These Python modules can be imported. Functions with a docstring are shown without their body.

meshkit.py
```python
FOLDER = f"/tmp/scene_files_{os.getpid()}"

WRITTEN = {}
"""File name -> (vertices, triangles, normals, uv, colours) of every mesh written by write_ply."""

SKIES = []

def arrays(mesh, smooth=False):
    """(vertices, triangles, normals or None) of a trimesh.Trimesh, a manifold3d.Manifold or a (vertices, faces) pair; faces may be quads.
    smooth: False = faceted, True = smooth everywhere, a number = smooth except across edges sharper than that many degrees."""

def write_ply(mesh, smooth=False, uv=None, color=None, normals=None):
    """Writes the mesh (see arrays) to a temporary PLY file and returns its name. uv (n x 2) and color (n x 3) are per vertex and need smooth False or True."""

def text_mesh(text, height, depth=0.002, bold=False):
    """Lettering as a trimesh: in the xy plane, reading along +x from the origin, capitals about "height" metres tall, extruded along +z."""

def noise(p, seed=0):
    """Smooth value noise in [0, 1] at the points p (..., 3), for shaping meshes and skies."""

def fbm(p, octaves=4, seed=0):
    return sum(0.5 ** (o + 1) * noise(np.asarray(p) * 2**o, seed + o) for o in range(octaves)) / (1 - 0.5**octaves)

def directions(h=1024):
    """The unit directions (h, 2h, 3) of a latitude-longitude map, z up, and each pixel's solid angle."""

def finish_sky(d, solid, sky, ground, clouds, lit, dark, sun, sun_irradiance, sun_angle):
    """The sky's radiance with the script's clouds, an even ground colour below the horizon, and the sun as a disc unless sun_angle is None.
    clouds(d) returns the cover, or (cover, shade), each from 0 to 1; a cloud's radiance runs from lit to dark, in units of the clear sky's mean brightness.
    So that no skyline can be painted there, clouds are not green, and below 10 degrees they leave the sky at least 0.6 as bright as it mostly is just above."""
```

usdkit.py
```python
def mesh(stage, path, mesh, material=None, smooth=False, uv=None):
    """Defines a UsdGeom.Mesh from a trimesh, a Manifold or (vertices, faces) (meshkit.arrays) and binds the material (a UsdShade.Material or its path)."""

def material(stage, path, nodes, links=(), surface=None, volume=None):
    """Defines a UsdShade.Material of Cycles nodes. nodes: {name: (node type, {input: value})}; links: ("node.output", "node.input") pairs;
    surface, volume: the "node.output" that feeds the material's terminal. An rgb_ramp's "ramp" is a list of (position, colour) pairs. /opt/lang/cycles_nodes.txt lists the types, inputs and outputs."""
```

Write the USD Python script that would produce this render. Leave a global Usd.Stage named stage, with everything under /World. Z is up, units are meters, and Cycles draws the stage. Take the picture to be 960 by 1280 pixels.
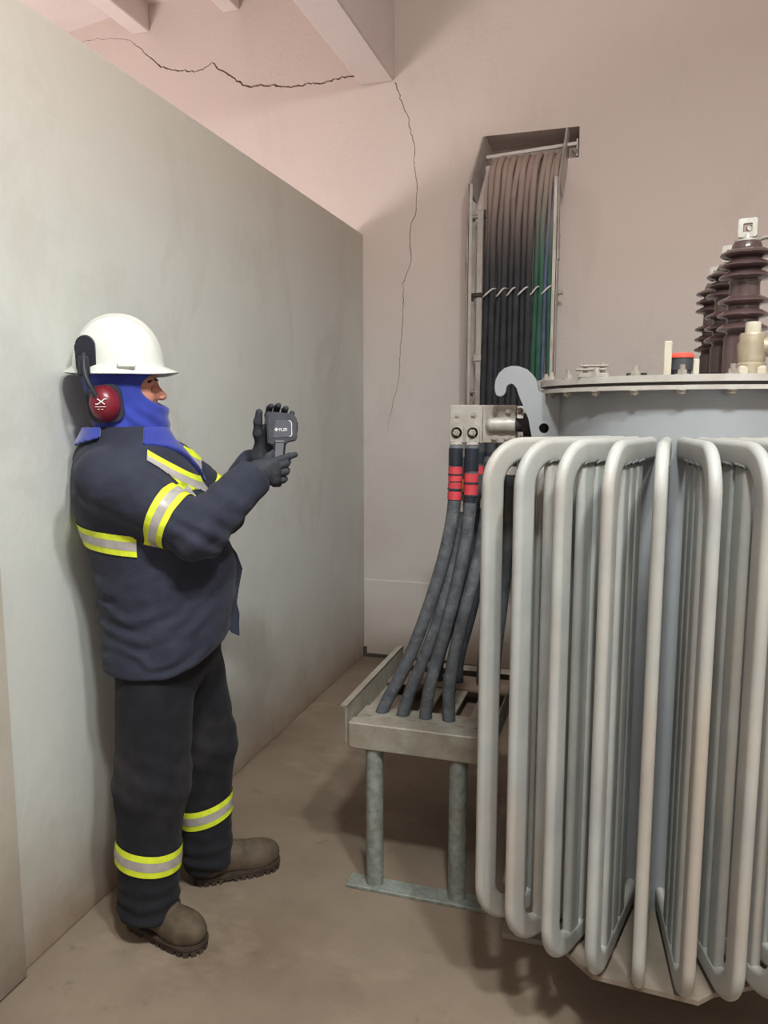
import math, random
import numpy as np, trimesh, manifold3d, usdkit, meshkit
from manifold3d import Manifold, CrossSection
from pxr import Usd, UsdGeom, UsdLux, UsdShade, Gf, Sdf
from shapely.geometry import Polygon, LineString, Point, box as sbox

stage = Usd.Stage.CreateInMemory()
UsdGeom.SetStageUpAxis(stage, UsdGeom.Tokens.z)
UsdGeom.SetStageMetersPerUnit(stage, 1.0)
UsdGeom.Xform.Define(stage, '/World')
UsdGeom.Scope.Define(stage, '/World/Looks')
PI = math.pi
random.seed(7)

# ------------------------------------------------------------------ camera, light, exposure
cam = UsdGeom.Camera.Define(stage, '/World/camera')
cam.CreateFocalLengthAttr(24.0)
cam.CreateHorizontalApertureAttr(24.0)
cam.CreateVerticalApertureAttr(32.0)
cam.CreateClippingRangeAttr(Gf.Vec2f(0.05, 100))
cam.CreateExposureAttr(0.0)
_d = np.array([779 - 480, 640 - 516, -960.0]); _d /= np.linalg.norm(_d)
_u = np.array([0, 1.0, -_d[1] / _d[2]]); _u /= np.linalg.norm(_u)
_r = np.cross(_d, _u)
_R = np.array([_r, _d, _u])                       # world = _R @ camera vector
_m = np.eye(4); _m[:3, :3] = _R.T; _m[3, :3] = (0, 0, 1.54)
UsdGeom.Xformable(cam).AddTransformOp().Set(Gf.Matrix4d(_m.tolist()))


def rect_light(name, pos, target, w, h, power, color):
    l = UsdLux.RectLight.Define(stage, '/World/' + name)
    l.CreateWidthAttr(w); l.CreateHeightAttr(h); l.CreateIntensityAttr(power); l.CreateColorAttr(Gf.Vec3f(*color))
    z = np.array(pos, float) - np.array(target, float); z /= np.linalg.norm(z)
    up = np.array([0, 0, 1.0]) if abs(z[2]) < 0.98 else np.array([0, 1.0, 0])
    x = np.cross(up, z); x /= np.linalg.norm(x); y = np.cross(z, x)
    m = np.eye(4); m[0, :3], m[1, :3], m[2, :3], m[3, :3] = x, y, z, pos
    UsdGeom.Xformable(l).AddTransformOp().Set(Gf.Matrix4d(m.tolist()))


# high lamp above and behind the camera, an added cool fill behind, warm sunlit bay beyond the partition
def shaded_lamp(name, pos, r, power, color):
    """A lamp under a shade: it shines downwards only."""
    l = UsdLux.DiskLight.Define(stage, '/World/' + name)
    l.CreateRadiusAttr(r); l.CreateIntensityAttr(power); l.CreateColorAttr(Gf.Vec3f(*color))
    UsdGeom.Xformable(l).AddTranslateOp().Set(Gf.Vec3d(*pos))


for i, x in enumerate((0.05, 0.65)):
    shaded_lamp('ceiling_lamp' + '_001' * i, (x, 0.35 + 0.1 * i, 3.45), 0.13, 315.0, (0.93, 1.0, 0.99))
    g_ = UsdLux.SphereLight.Define(stage, '/World/added_lamp_fill' + '_001' * i)      # added fill around each lamp, lifting the walls and ceiling
    g_.CreateRadiusAttr(0.10); g_.CreateIntensityAttr(155.0); g_.CreateColorAttr(Gf.Vec3f(0.96, 0.97, 0.95))
    UsdGeom.Xformable(g_).AddTranslateOp().Set(Gf.Vec3d(x, 0.35 + 0.1 * i, 3.57))
rect_light('added_rear_fill', (1.6, -2.6, 1.4), (-0.4, 3.0, 1.2), 2.4, 2.4, 1.2, (0.88, 0.96, 1.0))  # added cool fill behind the camera; the wall there has no doorway
rect_light('bay_daylight', (-4.6, 2.2, 0.9), (-2.2, 4.4, 3.6), 2.0, 1.4, 15.0, (1.0, 0.945, 0.93))

# ------------------------------------------------------------------ helpers
_used = {}


def numbered(parent, name):
    k = (parent, name); n = _used.get(k, 0); _used[k] = n + 1
    return name if n == 0 else f'{name}_{n:03d}'


class T:
    """A thing, a part or a sub-part: its path and the world offset its vertices are counted from."""
    def __init__(self, path, origin): self.path, self.origin = path, np.array(origin, float)
    @property
    def prim(self): return stage.GetPrimAtPath(self.path)


def data(t, label=None, category=None, group=None, kind=None):
    for k, v in (('label', label), ('category', category), ('group', group), ('kind', kind)):
        if v: t.prim.SetCustomDataByKey(k, v)
    return t


def thing(name, label, category, origin=(0, 0, 0), rotz=0.0, group=None):
    p = '/World/' + numbered('/World', name)
    x = UsdGeom.Xform.Define(stage, p)
    x.AddTranslateOp().Set(Gf.Vec3d(*map(float, origin)))
    if rotz: x.AddRotateZOp().Set(float(rotz))
    return data(T(p, (0, 0, 0) if rotz else origin), label, category, group)


def obj(name, mesh, mat, parent=None, smooth=30, label=None, category=None, group=None, kind=None):
    base = parent.path if parent else '/World'
    p = base + '/' + numbered(base, name)
    v, f, n = meshkit.arrays(mesh, smooth)
    o = parent.origin if parent else np.zeros(3)
    m = usdkit.mesh(stage, p, (v, f), M[mat] if isinstance(mat, str) else mat, smooth=False)
    m.GetPointsAttr().Set([Gf.Vec3f(*map(float, q)) for q in (v - o)]) if np.any(o) else None
    if n is not None:
        from pxr import Vt
        m.CreateNormalsAttr(Vt.Vec3fArray.FromNumpy(n.astype(np.float32))); m.SetNormalsInterpolation('vertex')
    return data(T(p, o), label, category, group, kind)


def cat(ms): return trimesh.util.concatenate([tm(m) for m in ms])


def tm(m):
    if isinstance(m, Manifold):
        k = m.to_mesh(); return trimesh.Trimesh(k.vert_properties[:, :3], k.tri_verts, process=False)
    if isinstance(m, tuple): return trimesh.Trimesh(m[0], m[1], process=False)
    return m


def bx(x0, x1, y0, y1, z0, z1, bev=0.0):
    """A box, its edges chamfered."""
    s = np.array([x1 - x0, y1 - y0, z1 - z0]); c = np.array([x0 + x1, y0 + y1, z0 + z1]) / 2
    if bev <= 0: return Manifold.cube(tuple(s), True).translate(tuple(c))
    b = min(bev, s.min() * 0.45); pts = []
    for sx in (-1, 1):
        for sy in (-1, 1):
            for sz in (-1, 1):
                h = s / 2 * (sx, sy, sz); e = np.array([sx, sy, sz]) * b
                for k in range(3):
                    q = h - e; q[k] = h[k]; pts.append(q + c)
    return Manifold.hull_points(np.array(pts))


def cyl(r, h, seg=24, r2=None):
    return Manifold.cylinder(h, r, r if r2 is None else r2, seg)


def to_axis(m, p, d):
    """Moves a manifold built along +z so that it starts at p and points along d."""
    d = np.array(d, float); d /= np.linalg.norm(d)
    a = np.array([0, 0, 1.0]) if abs(d[2]) < 0.9 else np.array([1.0, 0, 0])
    x = np.cross(a, d); x /= np.linalg.norm(x); y = np.cross(d, x)
    return m.transform(np.c_[x, y, d, p])


def extrude(pts, h):
    return Manifold.extrude(CrossSection([np.array(pts, float)], manifold3d.FillRule.NonZero), h)


def plate_xz(pts, y0, y1):
    """A plate whose outline is in x, z, standing between y0 and y1."""
    m = extrude(pts, y1 - y0)                               # (x, z, up) -> x, y, z
    return m.transform(np.array([[1, 0, 0, 0], [0, 0, -1, y1], [0, 1, 0, 0]], float))


def plate_yz(pts, x0, x1):
    m = extrude(pts, x1 - x0)
    return m.transform(np.array([[0, 0, 1, x0], [1, 0, 0, 0], [0, 1, 0, 0]], float))


def sweep(path, prof, bin_=None, closed=False, caps=True):
    """Sweeps the 2D profile (n, 2) along the path; profile x runs along the normal, y along the binormal."""
    path = np.asarray(path, float); n, k = len(path), len(prof)
    t = np.gradient(path, axis=0)
    if closed: t = np.roll(path, -1, 0) - np.roll(path, 1, 0)
    t /= np.linalg.norm(t, axis=1)[:, None]
    V = []
    if bin_ is None:
        b = np.cross(t[0], [0, 0, 1.0])
        if np.linalg.norm(b) < 1e-3: b = np.array([1.0, 0, 0])
    else: b = np.array(bin_, float)
    for i in range(n):
        b = b - t[i] * (b @ t[i]); b /= np.linalg.norm(b)
        nn = np.cross(b, t[i])
        V.append(path[i] + prof[:, :1] * nn + prof[:, 1:2] * b)
    V = np.concatenate(V); F = []
    for i in range(n if closed else n - 1):
        j = (i + 1) % n
        for a in range(k):
            c = (a + 1) % k
            F += [(i * k + a, i * k + c, j * k + c), (i * k + a, j * k + c, j * k + a)]
    if caps and not closed:
        V = np.vstack([V, path[:1], path[-1:]]); e = n * k
        for a in range(k):
            c = (a + 1) % k
            F += [(e, c, a), (e + 1, (n - 1) * k + a, (n - 1) * k + c)]
    m = trimesh.Trimesh(V, np.array(F), process=False)
    if m.volume < 0: m.invert()
    return m


def ring(r, k=12, r2=None):
    a = np.arange(k) / k * 2 * PI
    return np.c_[np.cos(a) * r, np.sin(a) * (r2 or r)]


def stadium(a, b, k=6):
    """Flat-oval outline, half-lengths a (x) and b (y), b the smaller."""
    t = np.linspace(-PI / 2, PI / 2, k); s = a - b
    return np.vstack([np.c_[s + b * np.cos(t), b * np.sin(t)], np.c_[-s - b * np.cos(t), -b * np.sin(t)]])


def smooth_path(pts, n=40):
    """Catmull-Rom through pts."""
    from scipy.interpolate import CubicSpline
    pts = np.array(pts, float); d = np.r_[0, np.cumsum(np.linalg.norm(np.diff(pts, axis=0), axis=1))]
    return CubicSpline(d, pts)(np.linspace(0, d[-1], n))


def tube(pts, r, n=40, k=12, spline=True):
    return sweep(smooth_path(pts, n) if spline else pts, ring(r, k))


def lathe(prof, seg=40, centre=(0, 0, 0)):
    """Revolves (radius, z) pairs about z."""
    prof = np.array(prof, float); k = len(prof); a = np.arange(seg) / seg * 2 * PI
    V = np.concatenate([np.c_[prof[:, 0] * math.cos(t), prof[:, 0] * math.sin(t), prof[:, 1]] for t in a]); F = []
    for i in range(seg):
        j = (i + 1) % seg
        for q in range(k - 1):
            F += [(i * k + q, j * k + q, j * k + q + 1), (i * k + q, j * k + q + 1, i * k + q + 1)]
    m = trimesh.Trimesh(V + np.array(centre), np.array(F), process=True)
    if m.volume < 0: m.invert()
    return m


def bolt(p, d, r=0.011, h=0.009, stud=0.012, washer=True):
    ms = [to_axis(cyl(r, h, 6), p, d)]
    dd = np.array(d, float) / np.linalg.norm(d)
    if washer: ms.append(to_axis(cyl(r * 1.35, 0.0025, 14), np.array(p) - dd * 0.0005, d))
    if stud: ms.append(to_axis(cyl(r * 0.58, h + stud, 10), p, d))
    return cat(ms)


# ------------------------------------------------------------------ materials
M = {}


def lin(c): return tuple((x / 255 / 12.92) if x / 255 <= 0.04045 else ((x / 255 + 0.055) / 1.055) ** 2.4 for x in c)


def mat(name, c1, c2=None, scale=6.0, rough=0.6, metal=0.0, spec=0.4, bump=0.0, bscale=40.0, lo=0.35, hi=0.65, detail=5.0, sheen=0.0, coat=0.0,
        extra=None, vscale=None):
    """Principled paint, metal or cloth of two tones mixed by noise, with fine relief."""
    n = {'g': ('texture_coordinate', {}), 'mp': ('mapping', {'scale': vscale or (1, 1, 1)}),
         'p': ('principled_bsdf', dict(roughness=rough, metallic=metal, specular_ior_level=spec, sheen_weight=sheen, coat_weight=coat, base_color=lin(c1)))}
    l = [('g.object', 'mp.vector')]
    if c2 is not None:
        n['n'] = ('noise_texture', dict(scale=scale, detail=detail, roughness=0.6))
        n['r'] = ('rgb_ramp', {'ramp': [(lo, lin(c1)), (hi, lin(c2))]})
        l += [('mp.vector', 'n.vector'), ('n.fac', 'r.fac')]
        last = 'r.color'
        for i, (tone, sc, a, b, amount, vs) in enumerate(extra or ()):      # further stains: colour, scale, ramp, strength, stretch
            n[f'mp{i}'] = ('mapping', {'scale': vs, 'location': (3.1 * i + 1.7, 0.4, 2.2)})
            n[f'n{i}'] = ('noise_texture', dict(scale=sc, detail=6.0, roughness=0.65))
            n[f'r{i}'] = ('rgb_ramp', {'ramp': [(a, (0, 0, 0)), (b, (amount,) * 3)]})
            n[f'm{i}'] = ('mix_color', dict(b=lin(tone)))
            l += [('g.object', f'mp{i}.vector'), (f'mp{i}.vector', f'n{i}.vector'), (f'n{i}.fac', f'r{i}.fac'), (f'r{i}.color', f'm{i}.fac'), (last, f'm{i}.a')]
            last = f'm{i}.result'
        l.append((last, 'p.base_color'))
    if bump:
        n['bn'] = ('noise_texture', dict(scale=bscale, detail=4.0))
        n['b'] = ('bump', dict(strength=bump, distance=0.01))
        l += [('mp.vector', 'bn.vector'), ('bn.fac', 'b.height'), ('b.normal', 'p.normal')]
    M[name] = usdkit.material(stage, '/World/Looks/' + name, n, l, surface='p.BSDF')


def wall_mat(name, base, base2, stain, dirt, z0=0.0, z1=0.5, upper=None, u0=1.4, u1=2.6, bump=0.12):
    """Painted plaster with blotches, dust risen from the floor and (upper) a second tone blended in with height."""
    n = {'g': ('geometry', {}), 's': ('separate_xyz', {}),
         'n': ('noise_texture', dict(scale=1.3, detail=6.0, roughness=0.6)), 'r': ('rgb_ramp', {'ramp': [(0.35, lin(base)), (0.7, lin(base2))]}),
         'mp': ('mapping', {'scale': (1.0, 1.0, 0.55)}), 'n2': ('noise_texture', dict(scale=2.1, detail=8.0, roughness=0.7, distortion=0.6)),
         'r2': ('rgb_ramp', {'ramp': [(0.52, (0, 0, 0)), (0.74, (0.55,) * 3)]}), 'm2': ('mix_color', dict(b=lin(stain))),
         'n3': ('noise_texture', dict(scale=4.0, detail=6.0, roughness=0.7)),
         'h': ('map_range', dict(from_min=z0, from_max=z1, to_min=1.0, to_max=0.0, clamp=True)),
         'nn': ('math', dict(math_type='multiply_add', value2=0.75, value3=-0.42)), 'ad': ('math', dict(math_type='add', use_clamp=True)),
         'mu': ('math', dict(math_type='multiply', use_clamp=True)), 'm3': ('mix_color', dict(b=lin(dirt))),
         'bn': ('noise_texture', dict(scale=55.0, detail=5.0)), 'b': ('bump', dict(strength=bump, distance=0.01)),
         'p': ('principled_bsdf', dict(roughness=0.72, specular_ior_level=0.25))}
    l = [('g.position', 's.vector'), ('g.position', 'n.vector'), ('n.fac', 'r.fac'), ('g.position', 'mp.vector'), ('mp.vector', 'n2.vector'), ('n2.fac', 'r2.fac'),
         ('r2.color', 'm2.fac'), ('r.color', 'm2.a'), ('g.position', 'n3.vector'), ('n3.fac', 'nn.value1'), ('s.z', 'h.value'), ('h.result', 'ad.value1'),
         ('nn.value', 'ad.value2'), ('ad.value', 'mu.value1'), ('h.result', 'mu.value2'), ('mu.value', 'm3.fac'), ('m2.result', 'm3.a'),
         ('g.position', 'bn.vector'), ('bn.fac', 'b.height'), ('b.normal', 'p.normal'), ('m3.result', 'p.base_color')]
    if upper:
        n['u'] = ('map_range', dict(range_type='smoothstep', from_min=u0, from_max=u1, to_min=0.0, to_max=1.0))
        n['mu2'] = ('mix_color', dict(b=lin(upper)))
        l = [x for x in l if x != ('r.color', 'm2.a')] + [('s.z', 'u.value'), ('u.result', 'mu2.fac'), ('r.color', 'mu2.a'), ('mu2.result', 'm2.a')]
    M[name] = usdkit.material(stage, '/World/Looks/' + name, n, l, surface='p.BSDF')


wall_mat('partition_paint', (206, 208, 203), (196, 198, 192), (176, 168, 155), (142, 122, 102), 0.0, 0.8, upper=(192, 182, 171), u0=1.7, u1=2.75)
wall_mat('plaster', (214, 208, 203), (205, 198, 192), (196, 182, 172), (160, 146, 130), 0.0, 0.5, upper=(212, 196, 188))
wall_mat('pink_plaster', (220, 207, 203), (213, 199, 195), (202, 186, 180), (170, 150, 136), -9.0, -8.0)
wall_mat('post_paint', (190, 184, 172), (172, 164, 150), (140, 128, 114), (120, 106, 92), 0.0, 0.9)
mat('crack_dark', (158, 134, 124), (136, 114, 104), 20, rough=0.95, spec=0.0)
mat('floor_dust', (141, 126, 110), (119, 105, 90), 1.4, rough=0.85, spec=0.2, bump=0.15, bscale=60, lo=0.32, hi=0.7, detail=8,
    extra=[((98, 82, 68), 0.9, 0.50, 0.72, 0.7, (1, 1, 1)), ((166, 148, 130), 2.6, 0.55, 0.75, 0.5, (1, 1.6, 1)), ((92, 78, 64), 9.0, 0.62, 0.70, 0.35, (1, 1, 1))])
mat('dark_trim', (74, 66, 60), (58, 52, 48), 10, rough=0.8)
mat('tank_paint', (150, 153, 155), (143, 146, 148), 3, rough=0.34, spec=0.5, bump=0.03, bscale=90)
mat('fin_paint', (174, 175, 170), (158, 159, 156), 5, rough=0.5, spec=0.45, bump=0.04, bscale=70, extra=[((176, 156, 136), 3.0, 0.46, 0.7, 0.6, (1, 1, 0.4))])
mat('lid_paint', (190, 186, 180), (170, 164, 156), 7, rough=0.55, spec=0.4, extra=[((150, 136, 122), 5.0, 0.5, 0.7, 0.5, (1, 1, 1))])
mat('bottom_paint', (138, 126, 112), (116, 104, 90), 6, rough=0.8)  # brown darkened to carry the shade of the fins above
mat('weld', (128, 130, 130), (104, 104, 104), 60, rough=0.55, metal=0.3)
mat('gasket', (104, 98, 95), rough=0.85)
mat('zinc', (176, 170, 160), (150, 142, 132), 30, rough=0.45, metal=0.3)
mat('tinned', (192, 189, 182), (166, 160, 150), 14, rough=0.38, metal=0.35, bump=0.05, bscale=50)
mat('brass_dull', (176, 164, 142), (150, 138, 116), 18, rough=0.5, metal=0.35)
mat('porcelain', (84, 66, 65), (72, 57, 57), 8, rough=0.18, spec=0.6, coat=0.4)
mat('dark_part', (62, 62, 66), (50, 50, 54), 20, rough=0.6)
mat('red_cap', (232, 84, 70), rough=0.45)
mat('cream_paint', (190, 184, 170), (178, 168, 146), 16, rough=0.5)
mat('cable_black', (70, 72, 76), (54, 56, 60), 30, rough=0.6, spec=0.35, bump=0.06, bscale=160, extra=[((120, 114, 106), 9.0, 0.5, 0.72, 0.35, (1, 1, 0.4))])
mat('cable_grey', (96, 100, 104), (70, 73, 78), 24, rough=0.65, spec=0.3, bump=0.1, bscale=120, extra=[((136, 130, 122), 40.0, 0.56, 0.68, 0.5, (1, 1, 1))])
mat('cable_green', (70, 106, 90), (60, 92, 78), 16, rough=0.6, extra=[((120, 114, 106), 9.0, 0.5, 0.75, 0.3, (1, 1, 0.4))])
mat('cable_blue', (92, 108, 152), (78, 92, 132), 16, rough=0.6)
mat('tape_red', (206, 72, 78), (184, 62, 70), 30, rough=0.5)
mat('tape_orange', (226, 150, 70), (206, 132, 62), 30, rough=0.5)
mat('tape_white', (204, 196, 188), (188, 178, 170), 30, rough=0.5)
mat('heat_shrink', (46, 50, 60), (38, 42, 50), 30, rough=0.4)
mat('tie_white', (206, 200, 194), rough=0.5)
mat('tray_steel', (188, 182, 174), (162, 152, 144), 6, rough=0.5, metal=0.35, extra=[((150, 122, 110), 12.0, 0.55, 0.7, 0.5, (1, 1, 0.5))])
mat('stand_galv', (156, 152, 140), (134, 130, 118), 22, rough=0.6, metal=0.2, bump=0.06, bscale=80, extra=[((142, 122, 102), 4.0, 0.46, 0.68, 0.7, (1, 1, 1))])
mat('stand_leg', (150, 156, 150), (122, 126, 118), 40, rough=0.6, metal=0.25, bump=0.06, bscale=120, extra=[((112, 100, 84), 9.0, 0.5, 0.68, 0.6, (1, 1, 0.6))])
mat('stand_inner', (128, 108, 94), (104, 88, 76), 9, rough=0.85)
mat('jacket', (54, 57, 72), (44, 47, 60), 9, rough=0.85, spec=0.2, bump=0.2, bscale=220, sheen=0.06)
mat('trousers', (35, 35, 40), (29, 29, 34), 9, rough=0.88, spec=0.18, bump=0.2, bscale=220, sheen=0.04, extra=[((78, 70, 62), 5.0, 0.55, 0.75, 0.35, (1, 1, 0.6))])
mat('lime_tape', (226, 240, 56), (206, 222, 52), 40, rough=0.6)
mat('silver_tape', (190, 186, 182), (170, 166, 164), 30, rough=0.38, metal=0.25, bump=0.05, bscale=400)
mat('hood_blue', (50, 66, 168), (42, 54, 142), 12, rough=0.85, bump=0.1, bscale=200, sheen=0.3)
mat('skin', (196, 138, 116), (184, 122, 102), 24, rough=0.5, spec=0.35)
mat('eye_white', (220, 214, 206), rough=0.2)
mat('eye_dark', (40, 26, 20), rough=0.2)
mat('brow', (42, 32, 28), rough=0.8)
mat('helmet', (226, 228, 222), (218, 220, 213), 5, rough=0.24, spec=0.5, coat=0.2)
mat('muff_red', (128, 32, 48), (112, 28, 42), 10, rough=0.32, spec=0.5)
mat('plastic_black', (44, 46, 56), (38, 40, 48), 20, rough=0.5)
mat('glove', (58, 61, 68), (46, 48, 54), 30, rough=0.75, bump=0.15, bscale=260)
mat('boot_leather', (92, 79, 63), (68, 58, 47), 18, rough=0.75, bump=0.15, bscale=120, extra=[((120, 104, 84), 9.0, 0.5, 0.7, 0.5, (1, 1, 1))])
mat('boot_sole', (70, 58, 48), (54, 46, 38), 24, rough=0.85)
mat('device_body', (72, 74, 80), (62, 64, 70), 30, rough=0.55)
mat('device_panel', (92, 94, 102), (84, 86, 94), 30, rough=0.45)
mat('device_label', (150, 144, 152), rough=0.5)
mat('white_print', (236, 236, 236), rough=0.5)
mat('screen_glass', (24, 30, 40), rough=0.12)
mat('lens_glass', (18, 20, 26), rough=0.08)

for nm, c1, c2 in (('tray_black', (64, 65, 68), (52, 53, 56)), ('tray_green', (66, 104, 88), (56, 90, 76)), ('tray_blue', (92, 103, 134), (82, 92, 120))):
    # sheath; lamp light on the dusty upper, sloping length painted in, paler with height
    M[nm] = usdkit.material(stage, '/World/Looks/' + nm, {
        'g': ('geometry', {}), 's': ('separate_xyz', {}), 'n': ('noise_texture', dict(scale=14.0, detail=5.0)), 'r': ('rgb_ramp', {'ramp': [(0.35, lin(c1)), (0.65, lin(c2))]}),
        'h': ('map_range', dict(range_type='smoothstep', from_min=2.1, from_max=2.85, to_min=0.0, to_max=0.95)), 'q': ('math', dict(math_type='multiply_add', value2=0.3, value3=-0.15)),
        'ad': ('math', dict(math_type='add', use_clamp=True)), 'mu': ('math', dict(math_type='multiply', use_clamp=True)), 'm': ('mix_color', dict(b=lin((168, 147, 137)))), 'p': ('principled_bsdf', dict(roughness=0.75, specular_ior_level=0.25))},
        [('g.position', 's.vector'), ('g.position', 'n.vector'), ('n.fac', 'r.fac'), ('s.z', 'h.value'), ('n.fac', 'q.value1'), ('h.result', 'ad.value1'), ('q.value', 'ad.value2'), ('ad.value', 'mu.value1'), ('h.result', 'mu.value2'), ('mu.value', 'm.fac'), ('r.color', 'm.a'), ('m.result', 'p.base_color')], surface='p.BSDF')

# ------------------------------------------------------------------ the room
XL, YB, HT = -1.53, 4.527, 4.08


def structure(name, mesh, m, label, smooth=False):
    return obj(name, mesh, m, None, smooth, label=label, category='structure', kind='structure')


structure('floor', bx(-5.2, 3.2, -2.9, YB, -0.1, 0.0), 'floor_dust', 'dusty brown concrete floor of the transformer bay')


def crack_band(pts, w, seed, jag=0.006):
    """A jagged crack as an outline in x, z along the rough line pts; w its width at each point."""
    rng = np.random.default_rng(seed); pts = np.array(pts, float)
    d = np.r_[0, np.cumsum(np.linalg.norm(np.diff(pts, axis=0), axis=1))]
    s = np.linspace(0, d[-1], int(d[-1] / 0.014) + 2)
    p = np.c_[np.interp(s, d, pts[:, 0]), np.interp(s, d, pts[:, 1])]
    ww = np.interp(s, d, w) * 0.62
    off = np.cumsum(rng.normal(0, 1, (len(s), 2)), 0); off -= np.linspace(0, 1, len(s))[:, None] * off[-1]
    p += off / max(1e-6, np.abs(off).max()) * jag * 2 + rng.normal(0, jag * 0.22, p.shape)
    t = np.gradient(p, axis=0); t /= np.linalg.norm(t, axis=1)[:, None]; nrm = np.c_[-t[:, 1], t[:, 0]]
    wl, wr = ww * rng.uniform(0.3, 0.75, len(s)), ww * rng.uniform(0.3, 0.75, len(s))
    poly = Polygon(np.vstack([p + nrm * wl[:, None], (p - nrm * wr[:, None])[::-1]])).buffer(0)
    return [np.array(g.exterior.coords)[:-1] for g in getattr(poly, 'geoms', [poly]) if g.area > 1e-7]


cracks = []
for pts, w, sd, jg in (
    ([(-1.331, 3.44), (-1.30, 3.36), (-1.24, 3.20), (-1.204, 3.04), (-1.193, 2.88), (-1.193, 2.727), (-1.235, 2.56), (-1.225, 2.45), (-1.274, 2.322), (-1.275, 2.0), (-1.28, 1.75), (-1.33, 1.62), (-1.373, 1.423)],
     [0.010, 0.007, 0.006, 0.006, 0.006, 0.006, 0.006, 0.006, 0.005, 0.005, 0.004, 0.004, 0.002], 3, 0.012),
    ([(-3.08, 3.89), (-2.98, 3.80), (-2.86, 3.72), (-2.72, 3.68), (-2.62, 3.67), (-2.50, 3.71), (-2.40, 3.64), (-2.26, 3.54), (-2.10, 3.53), (-1.98, 3.50), (-1.80, 3.49), (-1.62, 3.50), (-1.53, 3.52)],
     [0.004, 0.008, 0.013, 0.014, 0.012, 0.014, 0.014, 0.018, 0.017, 0.017, 0.015, 0.016, 0.018], 5, 0.014),
    ([(-3.55, 3.90), (-3.42, 3.93), (-3.2, 3.92), (-3.08, 3.89)], [0.003, 0.005, 0.004, 0.003], 8, 0.01)):
    cracks += crack_band(pts, w, sd, jg)
back = bx(-5.2, 3.2, YB, YB + 0.3, -0.1, HT + 0.2)
SL = (-0.80, -0.285, 2.925, 3.085)                 # the hole that the cables come out of
for c in cracks: back = back - plate_xz(c, YB - 0.02, YB + 0.03)
back = back - bx(SL[0], SL[1], YB - 0.05, YB + 0.25, SL[2], SL[3])
structure('wall_back', back, 'plaster', 'pale plastered back wall, pinkish above, with a long thin crack')
crack_obj = Manifold()
for c in cracks: crack_obj = crack_obj + plate_xz(c, YB + 0.012, YB + 0.03)
structure('trim_1', crack_obj, 'crack_dark', 'dark inside of the cracks in the back wall')
structure('trim_2', bx(XL, 3.2, YB - 0.014, YB, 0.0, 0.5, 0.006), 'plaster', 'slightly proud plaster plinth along the foot of the back wall')
structure('baseboard_back', cat([bx(-1.515, -0.9, YB - 0.034, YB - 0.014, 0.0, 0.018), bx(-1.527, -1.508, YB - 0.03, YB - 0.012, 0.0, 0.06)]), 'dark_trim', 'thin dark strip along the foot of the back wall')
structure('wall_left', bx(XL - 0.09, XL, 1.56, YB, 0.0, 2.6, 0.004), 'partition_paint', 'pale grey painted partition wall behind the worker')
structure('trim_3', cat([bx(-1.66, -1.505, 1.30, 1.56, 0.0, 2.66, 0.008), bx(-1.505, -1.49, 1.32, 1.40, 0.0, 2.66, 0.003)]), 'post_paint', 'worn post at the near end of the partition')
structure('wall_right', bx(3.2, 3.4, -2.9, YB + 0.3, -0.1, HT + 0.2), 'plaster', 'right wall')
structure('wall_far_left', bx(-5.4, -5.2, -2.9, YB + 0.3, -0.1, HT + 0.2), 'pink_plaster', 'far wall of the neighbouring bay')
structure('wall_front', bx(-5.2, 3.2, -3.1, -2.9, -0.1, HT + 0.2), 'plaster', 'wall behind the camera')
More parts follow.
